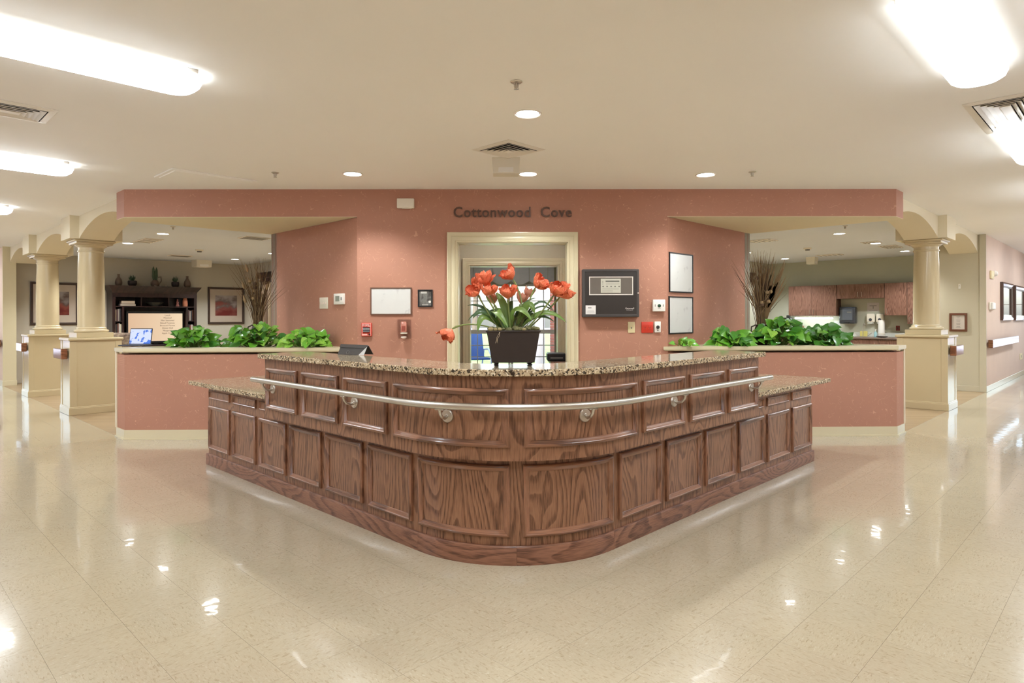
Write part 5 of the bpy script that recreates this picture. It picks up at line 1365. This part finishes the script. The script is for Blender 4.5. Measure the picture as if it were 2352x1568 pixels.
obj('body', M().box(-.08, .08, -.04, .1, 0, .30, .004), pm('pale_organizer', srgb(196, 202, 196), .5), t)
for k in range(4): obj('slat', M().box(-.075, .075, -.046, -.04, .05 + k * .065, .06 + k * .065), grey_m, t)
t, w, h = wall_item('red_outlet', 'dark red outlet plate on the kitchen wall near the column', 'socket', (2058, 748, 2067, 759)); obj('plate', M().box(-w / 2, w / 2, -.01, 0, 0, h, .003), pm('dark_red_plate', srgb(120, 44, 36), .4), t); obj('slot', M().box(-w * .1, w * .1, -.012, -.009, h * .3, h * .7), black_m, t)
t, w, h = wall_item('brown_outlet', 'brown outlet plate on the kitchen wall under the strip light', 'socket', (1841, 748, 1847, 759)); obj('plate', M().box(-w / 2, w / 2, -.01, 0, 0, h, .003), pm('brown_plate', srgb(146, 104, 84), .4), t); obj('slot', M().box(-w * .1, w * .1, -.012, -.009, h * .3, h * .7), black_m, t)
t, w, h = wall_item('paper_sheet', 'white paper sheet on the kitchen wall left of the towel dispenser', 'notice', (1916, 736, 1930, 760)); obj('sheet', M().box(-w / 2, w / 2, -.003, 0, 0, h), pm('white_sheet', srgb(214, 216, 214), .6), t); obj('tape', M().box(-w * .2, w * .2, -.004, -.003, h * .94, h), offw_m, t)

# ------------------------------------------------------------------ right hall wall
mirror_m = pm('mirror_glass', srgb(205, 205, 205), .03, metal=1, var=.02)
for bx, lab in (((2297, 650, 2321.5, 735), 'dark framed mirror nearer the column on the right hall wall'), ((2327, 657.5, 2350, 735), 'dark framed mirror at the right picture edge')):
    t, w, h = mount('framed_mirror', lab, 'mirror', RH, bx, 'framed mirrors on the right hall wall')
    obj('frame', M().frame(w, h, [(0, 0), (0, .045), (.03, .052), (.07, .036), (.1, .03), (.105, .012)]), pm('dark_gloss_frame', srgb(66, 42, 34), .22, coat=.6), t)
    obj('glass', M().box(-w / 2 + .1, w / 2 - .1, -.014, -.008, .1, h - .1), mirror_m, t)
t, w, h = mount('wall_sensor', 'slim beige sensor high on the pale hall wall', 'sensor', RH, (2273, 622, 2279, 640)); obj('body', M().box(-w / 2, w / 2, -.03, 0, 0, h, .005), creamp_m, t); obj('lens', M().ylathe([(.012, .03), (0, .036)], 12, 0, h * .2), grey_m, t)
t, w, h = mount('hall_glare_dome', 'tiny white dome standing in for a glare spot on the pale hall wall', 'sensor', RH, (2280, 624, 2288, 632)); obj('dome', M().ylathe([(.05, 0), (.05, .02), (.03, .05), (0, .055)], 18, 0, h / 2), white_m, t, smooth=True); obj('ring', M().ylathe([(.055, 0), (.055, .01), (.05, .01)], 18, 0, h / 2), offw_m, t)  # white dome shaped in place of a small glare spot
t, w, h = mount('wall_phone', 'small white wall handset beside the corner trim', 'phone', RH, (2270, 694, 2280, 711)); obj('cradle', M().box(-w / 2, w / 2, -.03, 0, 0, h, .008), offw_m, t); obj('handset', M().box(-w * .3, w * .3, -.06, -.028, h * .05, h * .95, .01), white_m, t)
t, w, h = mount('hall_outlet', 'cream outlet plate low on the pale hall wall', 'socket', RH, (2342, 811, 2347.5, 825)); obj('plate', M().box(-w / 2, w / 2, -.008, 0, 0, h, .003), creamp_m, t); obj('slot', M().box(-w * .1, w * .1, -.0095, -.007, h * .3, h * .7), grey_m, t)
t, w, h = mount('framed_notice', 'brown framed white notice on the tan wall beside the right column', 'picture', SW, (2181, 719, 2222, 761))
obj('frame', M().frame(w, h, [(0, 0), (0, .02), (.03, .024), (.038, .012)]), pm('red_brown_frame', srgb(104, 62, 40), .4), t); sh_ = obj('sheet', M().box(-w / 2 + .034, w / 2 - .034, -.01, 0, .034, h - .034), pm('notice_sheet', srgb(198, 188, 176), .5), t)
o = M()
for k, wd in enumerate((.1, .06, 0, .12, .1, 0, .12, .1, 0, .1, .14)):
    if wd: o.box(-w * wd, w * wd, -.0115, -.0095, h * (.8 - .06 * k), h * (.815 - .06 * k))
obj('print', o, grey_m, sh_)
t, w, h = mount('wall_hook', 'tiny pale hook on the tan wall above the framed notice', 'hook', SW, (2201, 652, 2207, 663)); obj('plate', M().box(-w / 2, w / 2, -.01, 0, 0, h, .003), offw_m, t); obj('hook', M().tube([(0, -.01, h * .7), (0, -.04, h * .5), (0, -.04, h * .8)], .006, 6), steel_m, t)

# ------------------------------------------------------------------ office behind the doorway
t = thing('office_desk', 'plain desk standing inside the doorway at right', 'desk', (1.12, 8.35, 0), 0)
obj('top', M().box(-.55, .55, -.3, .3, .74, .77, .005), cabinet_m, t)
for x in (-.5, .5):
    for y in (-.26, .26): obj('leg', M().box(x - .025, x + .025, y - .025, y + .025, 0, .74), black_m, t)
q0 = onF(1256, 820, 8.3); q1 = onF(1298, 820, 8.3)
t = thing('label_printer', 'low black office device seen through the doorway', 'printer', ((q0.x + q1.x) / 2, 8.3, .7705), 0)
obj('body', M().box(-(q1.x - q0.x) / 2, (q1.x - q0.x) / 2, -.12, .12, 0, .10, .012), black_m, t); obj('slot', M().box(-.08, .08, -.122, -.1, .035, .05), grey_m, t)
t = thing('monitor', 'thin black monitor seen edge-on inside the doorway', 'monitor', (onF(1300.5, 770, 8.3).x + .07, 8.3, .7705), PI / 2)
zt_ = onF(1299, 722, 8.3).z - .77
obj('screen', M().box(-.24, .24, -.012, .012, .12, zt_, .004), black_m, t); obj('stand', M().box(-.03, .03, -.01, .02, 0, .16).box(-.1, .1, -.07, .07, 0, .012), black_m, t)
t = thing('window_valance', 'grey fabric valance above the garden window', 'curtain', (.135, YS - .14, 2.06), 0)
for k in range(6):
    x0_ = -1.25 + k * .42; w_ = .41
    vs = []; fs = []
    for j in range(9):
        u_ = j / 8; vs += [(x0_ + w_ * u_, -.03 * math.sin(PI * u_), .08 - .08 * math.sin(PI * u_)), (x0_ + w_ * u_, -.01, .52)]
    fs = [(2 * j, 2 * j + 2, 2 * j + 3, 2 * j + 1) for j in range(8)]
    obj('swag', M().add(vs, fs), pm('grey_valance_fabric', srgb(206, 202, 198), .9), t, smooth=True)
obj('board', M().box(-1.27, 1.27, .0, .12, .5, .52), white_m, t)

# ------------------------------------------------------------------ garden outside
struct('ground', M().box(-60, 60, -45, 90, -.5, -.25), pm('pale_bounce_paving', srgb(196, 194, 196), .9, var=.06, scale=2))  # added ground, pale so bounced daylight and hall glare stay neutral
struct('ground_lawn', M().box(-9, 9, 19.5, 60, -.4, -.2), blotch('lawn', ((.3, srgb(120, 150, 84)), (.6, srgb(160, 182, 112)), (.8, srgb(186, 196, 140))), 1.5, 6, .9))
t = thing('porch_column', 'pale round porch column outside the garden window', 'column', (onF(1240, 800, 17).x, 17, -.15), 0)
obj('shaft', M().lathe([(.17, 0), (.17, .12), (.13, .14), (.12, 2.6)], 24), white_metal_m, t, smooth=True); obj('base', M().box(-.2, .2, -.2, .2, 0, .06), white_metal_m, t)
brick_m = pm('red_brick', srgb(150, 92, 76), .85, var=.2, scale=5)
t = thing('brick_pier', 'brick pier outside the garden window at right', 'pier', (onF(1280, 800, 17.6).x + .1, 17.6, -.15), 0)
obj('core', M().box(-.29, .29, -.19, .19, 0, 2.4), pm('mortar', srgb(176, 168, 156), .9), t)
bk = M().box(-.098, .098, -.2, .0, 0, .062, .003).mesh('brick'); bk.materials.append(brick_m)
for r_ in range(30):
    for k in range(3):
        x = -.2 + k * .2 + (.0 if r_ % 2 else 0); link('brick', bk, None, t, (x, -.002, .005 + r_ * .078))
t = thing('patio_chair', 'dark blue patio chair outside the garden window at left', 'chair', (onF(1092, 800, 16.2).x, 16.2, -.15), math.radians(20))
bl = pm('dark_blue_mesh', srgb(44, 84, 146), .6); wh = pm('pale_tube', srgb(196, 204, 216), .4)
obj('backrest', M().add([(-.3, .2, .45), (.3, .2, .45), (.3, .42, 1.15), (-.3, .42, 1.15), (-.3, .24, .45), (.3, .24, .45), (.3, .46, 1.15), (-.3, .46, 1.15)], [(0, 1, 2, 3), (7, 6, 5, 4), (0, 4, 5, 1), (3, 2, 6, 7), (0, 3, 7, 4), (1, 5, 6, 2)]), bl, t)
obj('seat', M().box(-.3, .3, -.3, .24, .42, .47, .01), bl, t)
for x in (-.31, .31): obj('arm', M().tube([(x, -.3, 0), (x, -.34, .5), (x, -.1, .68), (x, .25, .66), (x, .4, .3), (x, .45, 0)], .02, 8), wh, t, smooth=True)
bark_m = pm('grey_bark', srgb(120, 108, 96), .9, var=.25, scale=9)
def tree(x, y, H, seed, label, leafy):
    rn = random.Random(seed); t = thing('garden_tree', label, 'tree', (x, y, -.15), 0, 'garden trees')
    m = M(); tips = []
    def grow(p, d, L, r, n):
        q = p + d * L; m.tube([p, (p + q) / 2 + Vector((rn.uniform(-.03, .03), rn.uniform(-.03, .03), 0)) * L, q], [r, r * .85, r * .7], 6, False)
        if n == 0: tips.append(q); return
        for k in range(3):
            e_ = (d + Vector((rn.uniform(-.8, .8), rn.uniform(-.8, .8), rn.uniform(-.1, .5)))).normalized(); grow(q, e_, L * rn.uniform(.6, .8), r * .62, n - 1)
    grow(Vector((0, 0, 0)), Vector((0, 0, 1)), H * .3, H * .022, 4)
    obj('branches', m, bark_m, t, smooth=True)
    if leafy:
        f = M()
        for tip in tips:
            for k in range(8):
                c = tip + Vector((rn.gauss(0, .25), rn.gauss(0, .25), rn.gauss(0, .2))); a = Vector((rn.uniform(-1, 1), rn.uniform(-1, 1), rn.uniform(-1, 1))).normalized() * .11; b = a.cross(Vector((rn.uniform(-1, 1), 1, rn.uniform(-1, 1)))).normalized() * .07
                f.add([c - a, c + b, c + a, c - b], [(0, 1, 2, 3)])
        o = obj('foliage', f, pm('spring_leaves', srgb(150, 182, 96), .7, var=.3), t); o['kind'] = 'stuff'
tree(-1.2, 27, 7.5, 4, 'budding garden tree behind the left half of the garden window', True)
tree(3.2, 24, 6.0, 9, 'bare branching garden tree behind the right half of the garden window', False)
